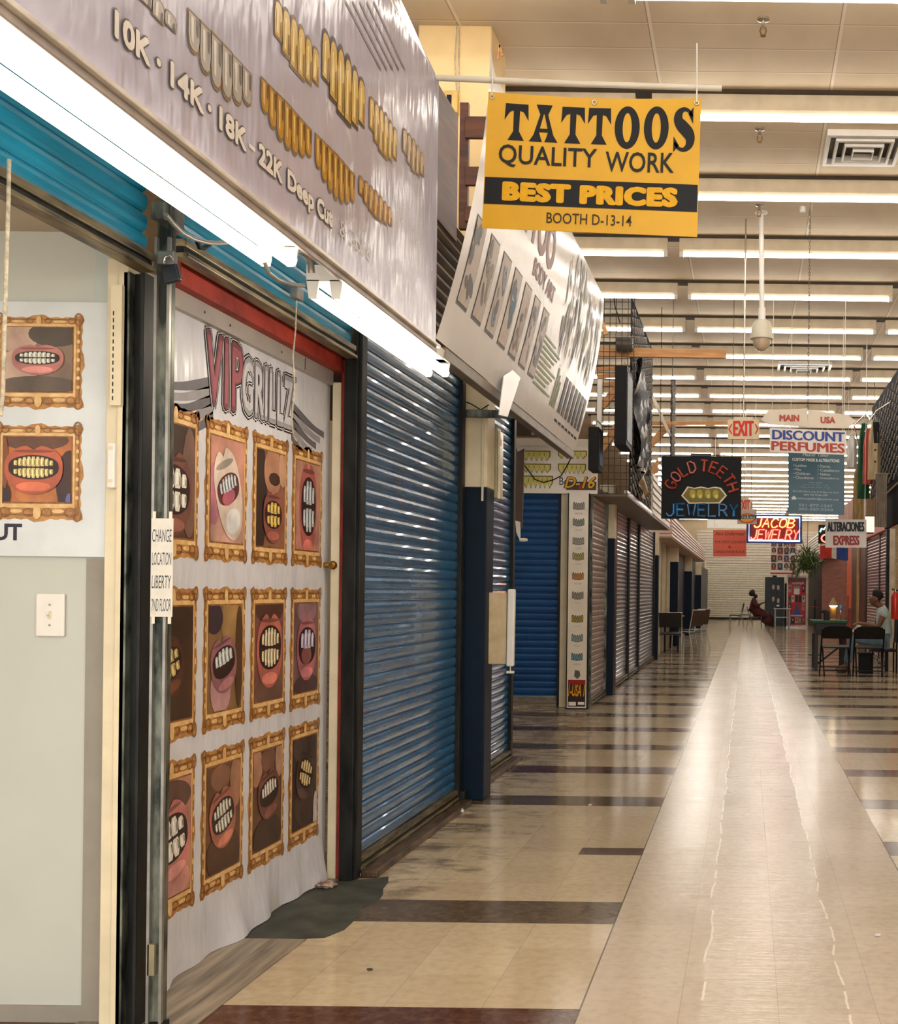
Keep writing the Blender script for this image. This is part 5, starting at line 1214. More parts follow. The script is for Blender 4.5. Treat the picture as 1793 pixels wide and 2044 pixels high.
for f in (.08, .92): rod((A.x + W_ * f, YJ + .02, B.z), (A.x + W_ * f, YJ + .02, CEIL), .004, M_grime, 'hanger', t)
# small grey sign with oval emblem
def dk_(p):
    p.ell(.5, .38, .46, .34, ink((214, 96, 30)), 1, 24); p.ell(.5, .38, .36, .24, ink((240, 180, 50)), 2, 24)
    p.poly([(.06, .34), (.96, .34), (1.0, .58), (.1, .58)], ink((48, 44, 90)), 3); p.text('Dickies', .14, .37, .9, .56, ink((240, 236, 230)), 4)
panel_sign('emblem_sign', 'small grey hanging sign with an orange oval emblem beside the lit neon sign', 'sign', 1472, 1016, 1511, 1046, 20.5, (190, 176, 160), dk_, hang=((.1, CEIL, 0), (.9, CEIL, 0)))
# orange underwear sign
def og(p):
    k = ink((96, 34, 26))
    p.text('Alex Underwear', .05, .80, .97, .94, k, 1, shear=.25); p.text('THE SEXY LINGERIE', .04, .50, .97, .60, k, 1); p.text('&', .46, .32, .54, .42, k, 1); p.text('DANCE WEAR PLACE', .04, .13, .95, .23, k, 1)
panel_sign('lingerie_sign', 'orange hanging sign with dark lettering left of the lit neon sign', 'sign', 1424, 1058, 1490, 1111, 25, (222, 84, 44), og, hang=((.04, CEIL, 0), (.96, CEIL, 0)))
# ALTERACIONES EXPRESS
def al(p):
    p.text('ALTERACIONES', .04, .57, .95, .92, M_black_ink, 1, thick=.012); p.text('EXPRESS', .19, .08, .83, .43, ink((160, 40, 32)), 1, thick=.013)
panel_sign('alterations_sign', 'white hanging sign reading ALTERACIONES EXPRESS at right', 'sign', 1648, 1037, 1730, 1093, 15.5, (218, 208, 202), al, hang=((.04, CEIL, 0), (.96, CEIL, 0)))
# flag and dark neon sign behind it
YF = 19.5
A, B = P(1637, 1116, YF), P(1694, 1056, YF)
mb = MB(); fr, fb, fw = mat('flag_red', (206, 54, 44), .7), mat('flag_blue', (40, 66, 140), .7), mat('flag_white', (226, 214, 204), .7)
n = 12; wv_ = lambda u, v: Vector((A.x + (B.x - A.x) * u, YF + .025 * math.sin(u * 9 + v), A.z + (B.z - A.z) * v + .02 * math.sin(u * 5)))
for i in range(n):
    for v0, v1, nm in ((0, .42, 'l'), (.42, .58, 'w'), (.58, 1, 'u')):
        u0, u1 = i / n, (i + 1) / n; left, mid = u1 <= .43, .42 < (u0 + u1) / 2 < .58
        m_ = fw if nm == 'w' or mid else ((fr if nm == 'l' else fb) if (u0 + u1) / 2 < .5 else (fb if nm == 'l' else fr))
        mb.face([wv_(u0, v0), wv_(u1, v0), wv_(u1, v1), wv_(u0, v1)], m_)
t = thing('flag', 'red white and blue flag hanging behind the alterations sign', 'flag', ((A.x + B.x) / 2, YF, A.z)); mb.fixn = False; mb.build('cloth', t, smooth=0)
MB().tube([(A.x - .02, YF, B.z + .01), (B.x + .02, YF, B.z + .01)], .008, M_wood, 8).build('rod', t)
for f in (A.x + .02, B.x - .02): rod((f, YF, B.z), (f, YF, CEIL), .003, M_clear, 'hanger', t)
YO = 18.6; A, B = P(1634, 1085, YO), P(1664, 1048, YO); W_, H_ = B.x - A.x, B.z - A.z
t = thing('open_neon', 'small dark neon sign with red and pale tubes peeking out left of the alterations sign', 'neon sign', ((A.x + B.x) / 2, YO, A.z))
MB().box(A.x, B.x, YO, YO + .04, A.z, B.z, M_black).build('board', t)
m = MB(); m.tube([(A.x + W_ * (.5 + .3 * math.cos(s)), YO - .015, A.z + H_ * (.28 + .2 * math.sin(s))) for s in [2 * math.pi * i / 14 for i in range(14)]], .012, n2, 6, closed=True); m.build('red_tube', t)
m = MB(); m.tube([(A.x + W_ * x, YO - .015, A.z + H_ * z) for x, z in ((.1, .62), (.2, .8), (.35, .75), (.45, .88), (.6, .7), (.75, .78), (.85, .6))], .012, emis('neon_mint', (.5, 1, .8), 2.6), 6); m.build('mint_tube', t)
rod((A.x + W_ * .5, YO + .02, B.z), (A.x + W_ * .5, YO + .02, CEIL), .004, M_grime, 'hanger', t)

# ================================================================== RIGHT SIDE BOOTHS
XR = 2.5
diamond_sheet(2.02, 13.6, 18.8, 2.85, 4.35, 20, 11, 'big black perforated panel above the right booths, clothes hanging at its end', face=-1)
o = MB().box(2.02, 2.06, 14.0, 16.9, 2.25, 2.84, mat('black_hardboard', (18, 17, 19), .85, spec=.1)).build('black_backboard', bevel=.003); tag(o, 'black hardboard below the big perforated panel at right', 'board')
m = MB(); m.tube([(2.0, 13.9, 2.86), (1.99, 15.0, 2.78), (1.99, 16.4, 2.74), (1.99, 17.6, 2.8)], .012, M_rope, 6); tag(m.build('draped_rope', smooth=50), 'pale rope draped along the foot of the big perforated panel', 'rope')
HOOKS = []
def garment(lb, x0, y0, x1, y1, Y, m_, kind='vest', m2=None, hanger=True, cat='garment'):
    a, c = P(x0, y1, Y), P(x1, y0, Y); w = c.x - a.x; h = c.z - a.z; cx = (a.x + c.x) / 2
    t = thing('hanging_' + kind, lb, cat, (cx, Y, a.z), 'clothes hung at the right booths')
    mb = MB(); n, k = 16, 10; vs = []
    for j in range(k + 1):
        f = j / k; half = w / 2 * (1 - .12 * f if f < .75 else .91 - .55 * (f - .75) / .25 * .9); dep = .09 if f < .85 else .05
        for i in range(n):
            s = 2 * math.pi * i / n; vs.append((cx + half * math.cos(s), Y + dep * math.sin(s) * (1 + .25 * math.sin(i * 2.1)), a.z + h * f))
    fs = [(j * n + i, j * n + (i + 1) % n, (j + 1) * n + (i + 1) % n, (j + 1) * n + i) for j in range(k) for i in range(n)] + [tuple(range(k * n, k * n + n)), tuple(range(n))[::-1]]
    mb.mesh(vs, fs, m_); mb.build('body', t, smooth=60)
    if m2:
        m = MB(); m.prism([(cx - w * .2, Y - .098, c.z - h * .02), (cx + w * .28, Y - .098, c.z - h * .02), (cx + w * .3, Y - .1, a.z + h * .62), (cx - w * .1, Y - .1, a.z + h * .62)], (0, .006, 0), m2); m.build('front_panel', t)
        for f in (.3, .5): MB().lathe((cx, Y - .1, a.z + h * f), [(.014, 0), (.014, -.008)], M_black, 8, 'y').build('button', t)
    if hanger:
        m = MB(); m.tube([(cx - w * .35, Y, c.z - .03), (cx, Y, c.z + .06), (cx + w * .35, Y, c.z - .03)], .008, M_white, 6); m.tube([(cx, Y, c.z + .06), (cx, Y, c.z + .13), (cx + .03, Y, c.z + .16)], .004, M_chrome, 6); m.build('clothes_hanger', t); HOOKS.append((cx + .03, Y, c.z + .16))
    return t
cl = lambda n_, c_, c2=None: mat(n_, c_, .8, scale=7, sc=(3, 3, .6), col2=c2, var=.15)
garment('white shirt hanging farthest left in the row of clothes', 1690, 868, 1712, 934, 18.9, cl('white_cloth', (226, 220, 214)), 'shirt')
garment('dark green garment hanging in the row of clothes', 1711, 846, 1738, 995, 18.2, cl('green_cloth', (30, 104, 62), (14, 34, 30)), 'garment')
garment('coral red garment with purple trim hanging behind the tan waistcoat', 1722, 858, 1744, 966, 17.4, cl('coral_cloth', (216, 84, 66), (170, 52, 48)), 'garment')
garment('tan waistcoat with dark front and buttons, nearest of the hanging clothes', 1732, 842, 1760, 958, 16.6, cl('tan_cloth', (206, 184, 146), (176, 152, 112)), 'waistcoat', mat('black_cloth', (26, 24, 24), .8))
garment('long olive tan trousers hanging at the left end of the right fascia', 1702, 925, 1726, 1040, 19.8, cl('olive_cloth', (170, 142, 90), (124, 100, 60)), 'trousers')
a, c = P(1747, 1052, 16.2), P(1771, 945, 16.2)
m = MB(); n = 14
for i in range(n):
    x0, x1 = a.x + (c.x - a.x) * i / n, a.x + (c.x - a.x) * (i + 1) / n
    y0, y1 = 16.2 + .03 * (i % 2), 16.2 + .03 * ((i + 1) % 2); m.face([(x0, y0, a.z), (x1, y1, a.z), (x1, y1, c.z), (x0, y0, c.z)], mat('grey_sheet', (190, 176, 160), .7))
m.fixn = False; t = thing('hanging_sheet', 'pleated grey sheet hanging under the tan waistcoat', 'sheet', (a.x, 16.2, a.z)); m.build('cloth', t); rod((a.x, 16.2, c.z), (2.028, 16.2, c.z), .008, M_chrome, 'rod', t)
HOOKS.sort(key=lambda h: h[1]); HOOKS = [(2.0, HOOKS[0][1] - .5, HOOKS[0][2] + .05)] + HOOKS + [(2.0, HOOKS[-1][1] + .6, HOOKS[-1][2])]
m = MB(); m.tube(HOOKS, .012, M_chrome, 8); tag(m.build('clothes_rail', smooth=50), 'thin rail that the row of clothes hangs from', 'rail')
# pink shutters, posts, red door
shutter('left one of the two dusty pink roll shutters behind the seated man', '-y', XR, 21.6, 23.75, .03, 2.4, M_pink, pitch=.06, guides=False, group='dusty pink shutters')
shutter('right one of the two dusty pink roll shutters behind the seated man', '-y', XR, 19.65, 21.42, .03, 2.4, M_pink, pitch=.06, guides=False, group='dusty pink shutters')
struct(MB().box(2.48, 2.6, 21.43, 21.58, 0, 2.43, M_darkst).build('trim_4')); struct(MB().box(2.48, 2.6, 23.77, 23.98, 0, 2.43, M_darkst).build('trim_5'))
q = P(1778, 1200, 19.4)
o = MB().box(q.x - .035, q.x + .055, 19.3, 19.4, 0, 2.4, mat('pale_post', (210, 194, 172), .5)).build('booth_post', bevel=.004); tag(o, 'pale wooden post standing right of the seated man', 'post')
o = MB().box(q.x - .085, q.x - .04, 19.35, 19.45, 0, 2.4, M_darkst).build('dark_jamb', bevel=.003); tag(o, 'dark jamb strip between pink shutter and pale post', 'jamb')
o = MB().box(2.4, 2.5, 19.4, 23.9, 2.42, 2.6, mat('pink_red_panel', (206, 104, 92), .5)).build('valance'); tag(o, 'pinkish red valance above the pink shutters', 'valance')
a, c = P(1727, 1062, 19.0), P(1746, 1031, 19.0)
t = thing('lit_sign', 'small glowing white sign above the pink shutters', 'lit sign', ((a.x + c.x) / 2, 19.0, a.z)); [rod((x, 19.05, c.z), (x, 19.05, CEIL), .004, M_grime, 'hanger', t) for x in (a.x + .02, c.x - .02)]; MB().box(a.x, c.x, 19.0, 19.1, a.z, c.z, emis('lit_panel', (1, .86, .68), .42)).build('lit_face', t); MB().box(a.x, c.x, 19.11, 19.15, a.z - .02, c.z + .02, M_black).build('back', t)
wire_grid((P(1786, 1200, 17).x, 16.95, .95), (1, 0, 0), (0, 0, 1), 4, 16, .06, .08, .005, mat('yellow_wire', (206, 170, 96), .5), 'wire_rack', 'yellowish wire rack at the right edge behind the pale post', 'wire rack')
o = MB().box(2.35, 2.6, 17.2, 17.25, 0, 2.2, mat('yellow_board', (150, 128, 92), .5)).build('yellow_backing'); tag(o, 'yellowish board behind the wire rack at the right edge', 'board')
c = P(1787, 1236, 16.8)
t = thing('fire_extinguisher', 'red fire extinguisher at the right edge', 'fire extinguisher', (c.x, 16.8, c.z))
MB().lathe((c.x, 16.8, c.z), [(.05, 0), (.06, .02), (.06, .32), (.045, .37), (.02, .40)], mat('extinguisher_red', (196, 40, 28), .3), 16).build('cylinder', t, smooth=40)
MB().bar((c.x - .05, 16.8, c.z + .44), (c.x + .04, 16.8, c.z + .42), .02, .02, M_black).build('handle', t); MB().lathe((c.x, 16.8, c.z), [(.018, .39), (.018, .44)], M_brass, 10).build('valve', t)
MB().box(c.x - .02, c.x + .02, 16.86, 16.95, c.z + .1, c.z + .3, M_grey).build('wall_bracket', t)
t = thing('doorway', 'orange red doorway with brown jambs left of the pink shutters', 'doorway', (2.5, 26.5, 0)); t['kind'] = 'structure'
MB().box(2.477, 2.545, 27.159, 28.409, 0.95, 2.7, mat('orange_panel', (240, 104, 56), .5)).build('upper_panel', t); MB().box(2.477, 2.545, 27.159, 28.409, 0.0, 0.93, mat('orange_lower', (190, 70, 40), .4)).build('lower_panel', t)
for y0, y1, m_ in ((25.34, 27.1, mat('brown_door', (104, 46, 28), .4)), (24.03, 25.2, mat('maroon_post', (96, 34, 26), .4))): MB().box(2.48, 2.6, y0, y1, 0, 2.7, m_).build('jamb_panel', t)
MB().box(2.443, 2.477, 25.227, 25.511, 0.0, 2.4, mat('gold_trim', (196, 160, 96), .35)).build('gold_strip', t)
MB().tube([(2.43, 27.5, .3), (2.43, 27.5, 1.25)], .02, M_chrome, 8).build('pull_bar', t)
# fluted folding gate
mb = MB(); pts = []; n = 18
for i in range(n + 1): pts.append((2.5 + .28 * (i % 2), 29.1 + 9 * i / n))
for (x0, y0), (x1, y1) in zip(pts, pts[1:]): mb.face([(x0, y0, .02), (x1, y1, .02), (x1, y1, 2.45), (x0, y0, 2.45)], mat('gate_pink', (176, 122, 112), .4, scale=3, sc=(.1, .1, 6)))
mb.fixn = False; tag(mb.build('folding_gate'), 'pinkish folding gate with upright pleats behind the desk lamp', 'gate')
o = MB().box(2.568, 2.636, 38.636, 47.727, 0.0, 2.4, mat('dark_doorway', (34, 26, 22), .6)).build('dark_booth_front'); struct(o)
# clapboard fascia on the right, far
mb = MB()
for i in range(8):
    z = 2.46 + i * .085
    mb.prism([(2.18, 31, z), (2.15, 31, z + .008), (2.175, 31, z + .088)], (0, 17, 0), M_siding)
mb.box(2.18, 2.62, 31, 48, 2.46, 3.14, M_siding); tag(mb.build('right_fascia'), 'white clapboard fascia above the folding gate', 'fascia')
mb = MB()
for i in range(16): mb.prism([(2.42, 24.1 + i * .4, 2.72), (2.38, 24.15 + i * .4, 2.72), (2.42, 24.48 + i * .4, 2.72)], (0, 0, .75), M_pinksid)
mb.box(2.42, 2.5, 24.1, 30.5, 2.71, 3.48, M_pinksid); tag(mb.build('right_siding'), 'pinkish board siding above the orange doorway', 'siding')
t = thing('plank_board', 'brown plank board hanging behind the lit neon sign', 'board', (1.6, 46, 2.5))
MB().box(1.2, 1.98, 46, 46.1, 2.5, 3.3, mat('brown_boards', (150, 118, 84), .6, scale=3, sc=(8, 1, 1), col2=(112, 84, 58))).build('planks', t)
for x in (1.3, 1.9): rod((x, 46.05, 3.3), (x, 46.05, CEIL), .01, M_grime, 'cord', t)
# ================================================================== FURNITURE
M_chair = mat('black_chair', (18, 15, 14), .5, var=.2, spec=.3)
M_vinylseat = mat('dark_seat', (34, 26, 22), .5, var=.2)
def folding_chair(lb, x, y, rz, group=None):
    t = thing('folding_chair', lb, 'chair', (0, 0, 0), group)
    for s in (-1, 1):
        MB().tube([(s * .215, .24, 0.0), (s * .215, .05, .42), (s * .215, -.13, .74)], .0125, M_chair, 8).build('leg', t, smooth=50)
        MB().tube([(s * .19, -.22, 0.0), (s * .19, .1, .44)], .0125, M_chair, 8).build('leg', t, smooth=50)
    m = MB(); pts = [(-.2, -.13, .60)] + [(-.215 + .0, -.135, .66)] + [(-.16 - .05 * math.cos(a), -.16, .735 + .05 * math.sin(a)) for a in (0, math.pi / 4, math.pi / 2)] + [(.16 + .05 * math.cos(a), -.16, .735 + .05 * math.sin(a)) for a in (math.pi / 2, math.pi / 4, 0)] + [(.215, -.135, .66), (.2, -.13, .60)]
    sh = [(-.205, .585), (.205, .585), (.215, .72), (.19, .765), (.13, .785), (-.13, .785), (-.19, .765), (-.215, .72)]
    m.prism([(u, -.04 - (v - .5) * .42, v) for u, v in sh], (0, -.018, 0), M_chair); m.build('backrest', t, bevel=.006)
    m = MB(); m.prism([(-.19, -.16, .435), (.19, -.16, .435), (.2, .2, .455), (-.2, .2, .455)], (0, 0, .02), M_chair); m.build('seat', t, bevel=.008)
    MB().tube([(-.215, .19, .12), (.215, .19, .12)], .009, M_chair, 8).build('front_crossbar', t); MB().tube([(-.19, -.16, .09), (.19, -.16, .09)], .009, M_chair, 8).build('rear_crossbar', t)
    t.location = (x, y, 0); t.rotation_euler = (0, 0, rz); t.scale = (1.07, 1, 1); return t
folding_chair('black folding chair with its back to the viewer, left one by the green table', 1.42, 18.12, 0.04, 'folding chairs at the green table')
folding_chair('black folding chair, back to the viewer, right one in front of the seated man', 1.935, 18.05, -0.03, 'folding chairs at the green table')
def stack_chair(lb, x, y, rz, back, seat, h=.86, group=None):
    t = thing('stacking_chair', lb, 'chair', (0, 0, 0), group)
    for s in (-1, 1):
        MB().tube([(s * .235, .24, 0), (s * .235, .22, .44)], .012, M_chrome, 8).build('leg', t, smooth=50)
        MB().tube([(s * .235, -.3, 0), (s * .235, -.2, .44), (s * .235, -.29, h)], .012, M_chrome, 8).build('leg', t, smooth=50)
    m = MB(); m.prism([(-.225, -.225, .56), (.225, -.225, .56), (.23, -.288, h), (-.23, -.288, h)], (0, -.022, 0), back); m.build('backrest', t, bevel=.01)
    m = MB(); m.prism([(-.225, -.2, .43), (-.225, .18, .45), (-.225, .24, .43), (-.225, .24, .41), (-.225, -.2, .405)], (.45, 0, 0), seat); m.build('seat', t, bevel=.01)
    MB().tube([(-.235, .23, .40), (0, .255, .385), (.235, .23, .40)], .011, M_chrome, 8).build('front_rail', t, smooth=50)
    MB().tube([(-.235, -.29, h), (.235, -.29, h)], .011, M_chrome, 8).build('top_rail', t)
    t.location = (x, y, 0); t.rotation_euler = (0, 0, rz); return t
stack_chair('black backed chrome chair with its back to the viewer beside the third pillar', -1.56, 23.75, 0, M_vinylseat, M_vinylseat, group='chairs at the dark table')
stack_chair('chrome chair seen from the side, first one on the aisle side of the dark table', -1.27, 24.6, 1.05, mat('brown_back', (74, 58, 48), .5), M_vinylseat, .9, group='chairs at the dark table')
stack_chair('chrome chair seen from the side, second one on the aisle side of the dark table', -1.20, 25.9, 1.0, mat('brown_back', (74, 58, 48), .5), M_vinylseat, .9, group='chairs at the dark table')
t = thing('dark_table', 'small dark table among the chrome chairs on the left', 'table', (-1.65, 25.2, 0))
MB().box(-1.76, -1.42, 24.3, 26.2, .72, .75, mat('dark_top', (40, 28, 24), .4)).build('table_top', t, bevel=.004)
for x in (-1.73, -1.45):
    for y in (24.36, 26.14): MB().box(x - .02, x + .02, y - .02, y + .02, 0, .72, M_darkst).build('leg', t)
bl = mat('dark_blue_chair', (22, 36, 50), .5)
stack_chair('left one of two small dark blue chairs before the far shutter', -.40, 43.8, 1.5, bl, bl, .88, 'blue chairs by the far shutter')
stack_chair('right one of two small dark blue chairs before the far shutter', -.05, 44.7, 1.5, bl, bl, .88, 'blue chairs by the far shutter')
stack_chair('dark chair under the seated person in the dark red dress', .30, 41, -1.57, mat('maroon_chair', (60, 20, 18), .6), M_vinylseat, .8)
# green topped sewing table
gt = mat('green_cloth_top', (52, 92, 66), .8, scale=10)
t = thing('green_table', 'dark table with a green cloth top beside the seated man', 'table', (1.35, 19.4, 0))
x0, x1 = P(1622, 1240, 19.1).x, P(1694, 1240, 19.1).x
MB().box(x0, x1, 19.05, 19.95, .80, .84, gt).build('cloth_top', t, bevel=.006)
MB().box(x0 + .06, x1 - .03, 19.1, 19.9, .60, .80, mat('dark_wood', (34, 24, 18), .5)).build('drawer_case', t, bevel=.004)
for x in (x0 + .07, x1 - .06):
    for y in (19.12, 19.88): MB().box(x - .03, x + .03, y - .03, y + .03, 0, .60, mat('dark_wood', (34, 24, 18), .5)).build('leg', t, bevel=.004)
MB().bar((x0 + .1, 19.3, .1), (x1 - .1, 19.3, .42), .02, .03, M_chair).build('treadle_bar', t)
# desk lamp
c = P(1664, 1215, 19.3); zt = .84
t = thing('desk_lamp', 'lit desk lamp with an orange glow on the green table', 'lamp', (c.x, 19.3, zt))
MB().lathe((c.x, 19.3, zt), [(.06, 0), (.06, .015), (.015, .03)], M_brass, 16).build('base', t, smooth=40)
MB().tube([(c.x + .02, 19.32, zt + .02), (c.x + .05, 19.34, zt + .25), (c.x, 19.3, zt + .36)], .008, M_brass, 8).build('arm', t, smooth=50)
z = P(1664, 1209, 19.3).z
MB().lathe((c.x, 19.3, z), [(.085, 0), (.07, .04), (.04, .09), (.028, .12), (.012, .14)], mat('lamp_shade', (176, 140, 96), .4), 20).build('lamp_shade', t, smooth=40)
MB().ball((c.x, 19.3, z), .07, .07, .025, emis('lamp_glow', (1, .85, .6), 8), 14, 8).build('bulb', t, smooth=0)
MB().lathe((c.x - .005, 19.33, zt + .07), [(.04, 0), (.05, .02), (.055, .18), (.05, .2)], mat('orange_pot', (224, 160, 84), .5), 16).build('orange_pot', t, smooth=40)
q = P(1679, 1212, 19.42); o = MB().ball(q, .035, .035, .05, mat('blue_spool', (70, 140, 180), .4), 12, 8).tube([q, (q.x, 19.42, .842)], .008, M_chrome, 6).build('thread_spool', smooth=0); tag(o, 'blue thread spool on a stalk beside the desk lamp', 'spool')
o = MB().box(P(1645, 1230, 19.3).x, P(1656, 1230, 19.3).x, 19.25, 19.4, .84, 1.0, M_chair).bar((1.26, 19.3, .98), (1.36, 19.3, 1.0), .04, .05, M_chair).build('sewing_machine', bevel=.008); tag(o, 'small black sewing machine on the green table', 'sewing machine')
a, c = P(1715, 1345, 18.5), P(1748, 1300, 18.5)
t = thing('black_bin', 'black bin under the right folding chair', 'bin', ((a.x + c.x) / 2, 18.7, 0))
MB().prism([(a.x + .02, 18.62, 0), (c.x - .02, 18.62, 0), (c.x - .02, 18.85, 0), (a.x + .02, 18.85, 0)], (0, 0, .32), M_black).build('body', t, bevel=.01)
MB().box(a.x, c.x, 18.6, 18.87, .31, .335, M_black).build('rim', t, bevel=.004)

# ================================================================== PEOPLE
def grow(name, nodes, edges, m, parent, sub=2, root=0):
    me = bpy.data.meshes.new(name); org = WL[parent.name]
    me.from_pydata([tuple(Vector(p) - org) for p, r in nodes], edges, [])
    o = bpy.data.objects.new(name, me); COL.objects.link(o)
    o.modifiers.new('skin', 'SKIN'); sd = o.modifiers.new('sub', 'SUBSURF'); sd.levels = sub; sd.render_levels = sub
    for i, (p, r) in enumerate(nodes):
        d = me.skin_vertices[0].data[i]; d.radius = (r, r) if not isinstance(r, tuple) else r; d.use_root = (i == root)
    bpy.context.view_layer.update()
    dg = bpy.context.evaluated_depsgraph_get(); nm = bpy.data.meshes.new_from_object(o.evaluated_get(dg))
    bpy.data.objects.remove(o); bpy.data.meshes.remove(me)
    nm.name = name; nm.materials.clear(); nm.materials.append(m); nm.shade_smooth()
    o = bpy.data.objects.new(name, nm); COL.objects.link(o); o.parent = parent; WL[o.name] = org.copy(); return o
def person(label, base, f, J, skn, sex=1.0):
    """J: joints as (forward, side, up) from base; forward runs along f * X"""
    t = thing('person', label, 'person', base)
    W = lambda p: (base[0] + f * p[0], base[1] + p[1], p[2])
    N, E, ix = [], [], {}
    def add(n, p, r, par=None):
        ix[n] = len(N); N.append((W(p), r))
        if par is not None: E.append((ix[par], ix[n]))
    add('pelvis', J['pelvis'], .10); add('waist', J['waist'], .09, 'pelvis'); add('chest', J['chest'], .105, 'waist'); add('neckbase', J['neckbase'], .06, 'chest')
    add('neck', J['neck'], .05, 'neckbase'); add('jaw', J['jaw'], .062, 'neck'); add('head', J['head'], .092, 'jaw'); add('crown', J['crown'], .075, 'head')
    add('nose', J['nose'], .014, 'head')
    for s, k in ((-1, 'l'), (1, 'r')):
        h = J['head']; add('ear' + k, (h[0] - .02, h[1] + s * .095, h[2] - .02), .014, 'head')
        sh, el, wr = J['shoulder'], J['elbow'], J['wrist']
        add('sh' + k, (sh[0], sh[1] + s * .17 * sex, sh[2]), .06, 'chest'); add('el' + k, (el[0], el[1] + s * .21, el[2]), .043, 'sh' + k); add('wr' + k, (wr[0], wr[1] + s * .08, wr[2]), .028, 'el' + k)
        add('pa' + k, (wr[0] + .07, wr[1] + s * .055, wr[2] + .01), (.034, .018), 'wr' + k)
        for i, (dx, ln) in enumerate(((-.028, .055), (-.010, .065), (.010, .06), (.026, .048))):
            b0 = (wr[0] + .125, wr[1] + s * .05 + dx, wr[2] + .012); add('f%d%s' % (i, k), b0, .009, 'pa' + k); add('g%d%s' % (i, k), (b0[0] + ln * .7, b0[1], b0[2] - ln * .6), .0075, 'f%d%s' % (i, k))
        add('th' + k, (wr[0] + .08, wr[1] + s * .015, wr[2] + .035), .010, 'pa' + k); add('ti' + k, (wr[0] + .115, wr[1] + s * .01, wr[2] + .04), .008, 'th' + k)
        kn, an = J['knee'], J['ankle']
        add('hp' + k, (J['pelvis'][0] + .02, s * .09, J['pelvis'][2] - .01), .09, 'pelvis'); add('kn' + k, (kn[0], kn[1] + s * .12, kn[2]), .062, 'hp' + k); add('an' + k, (an[0], an[1] + s * .11, an[2]), .042, 'kn' + k); add('to' + k, (an[0] + .16, an[1] + s * .12, .045), (.04, .03), 'an' + k)
    grow('body', N, E, skn, t)
    ex, ey = J['head'][0] + .085, .036
    fz = J['jaw'][2] * .45 + J['head'][2] * .55
    return t, W
skin_m = mat('brown_skin', (120, 78, 54), .5, var=.08); skin_w = mat('deep_brown_skin', (62, 38, 28), .5, var=.08)
hair = mat('black_hair', (14, 12, 12), .7, scale=60, bump=.4)
def clothes(t, W, J, sets, name, m, sub=2):
    N, E = [], []
    for chain in sets:
        pre = None
        for p, r, *o in chain:
            k = next((i for i, (q, _) in enumerate(N) if (Vector(q) - Vector(W(p))).length < 1e-5), None)
            if k is None: k = len(N); N.append((W(p), r))
            if pre is not None and (pre, k) not in E: E.append((pre, k))
            pre = k
    return grow(name, N, E, m, t, sub)
# --- seated man
B = (2.24, 18.75, 0.0)
J = dict(pelvis=(0, 0, .53), waist=(-.03, 0, .68), chest=(-.02, 0, .92), neckbase=(.05, 0, 1.07), neck=(.085, 0, 1.115), jaw=(.155, 0, 1.135), head=(.145, 0, 1.215), crown=(.125, 0, 1.28), nose=(.24, 0, 1.188),
         shoulder=(.0, 0, 1.02), elbow=(.10, 0, .76), wrist=(.32, 0, .80), knee=(.50, 0, .56), ankle=(.60, 0, .10))
t, W = person('person in a pale tee shirt and jeans bent over sewing in his lap at right', B, -1, J, skin_m)
sh = lambda s: [((-.03, 0, .92), .165), ((0, s * .16, 1.01), .105), ((.05, s * .20, .90), .085)]
clothes(t, W, J, [[((0, 0, .54), .15), ((-.03, 0, .70), .15), ((-.03, 0, .92), .165), ((.035, 0, 1.05), .085)], sh(-1), sh(1)], 'tee_shirt', mat('pale_tee', (196, 214, 212), .8, scale=5, bump=.15, bscale=12))
tr = lambda s: [((0, 0, .52), .135), ((.03, s * .1, .52), .1), ((.50, s * .12, .56), .078), ((.59, s * .11, .14), .06)]
clothes(t, W, J, [tr(-1), tr(1)], 'jeans', mat('faded_jeans', (104, 128, 146), .8, scale=8, bump=.1))
for s in (-1, 1): clothes(t, W, J, [[((.57, s * .11, .06), .05), ((.66, s * .115, .045), (.048, .04)), ((.77, s * .12, .04), (.042, .032))]], 'shoe', mat('grey_shoe', (70, 64, 66), .6))
clothes(t, W, J, [[((.05, 0, 1.19), .07), ((.075, 0, 1.26), .102), ((.125, 0, 1.305), .098), ((.19, 0, 1.305), .066)]], 'hair', hair)
for s in (-1, 1):
    MB().ball(W((.232, s * .034, 1.215)), .012, .014, .008, M_black, 8, 6).build('eye', t, smooth=0)
m = MB(); m.ball(W((.208, 0, 1.135)), .008, .022, .005, mat('lip_skin', (96, 52, 44), .5), 10, 6); m.build('mouth', t, smooth=0)
m = MB(); vs = []
for i in range(9):
    for j in range(7): vs.append(W((.30 + .26 * i / 8, -.16 + .32 * j / 6, .70 + .11 * math.exp(-((i - 3) / 2.2) ** 2) * (.6 + .4 * math.sin(j * 1.7)) - .03 * abs(j - 3) / 3)))
m.mesh(vs, [(i * 7 + j, (i + 1) * 7 + j, (i + 1) * 7 + j + 1, i * 7 + j + 1) for i in range(8) for j in range(6)], mat('sewing_cloth', (214, 204, 190), .8)); m.fixn = False
o = m.build('sewing_cloth', smooth=0); tag(o, 'crumpled pale cloth being sewn in the lap of the man at right', 'cloth')
t = thing('seat_chair', 'dark chair under the seated man, mostly hidden', 'chair', (2.24, 18.75, 0))
MB().box(2.02, 2.44, 18.53, 18.97, .36, .40, M_chair).build('seat', t, bevel=.01)
MB().bar((2.45, 18.75, .5), (2.47, 18.75, 1.0), .42, .025, M_chair, up=(1, 0, 0)).build('backrest', t, bevel=.01)
for x in (2.05, 2.44):
    for y in (18.56, 18.94): MB().tube([(x, y, 0), (x, y, .5 if x > 2.2 else .36)], .014, M_chair, 8).build('leg', t)
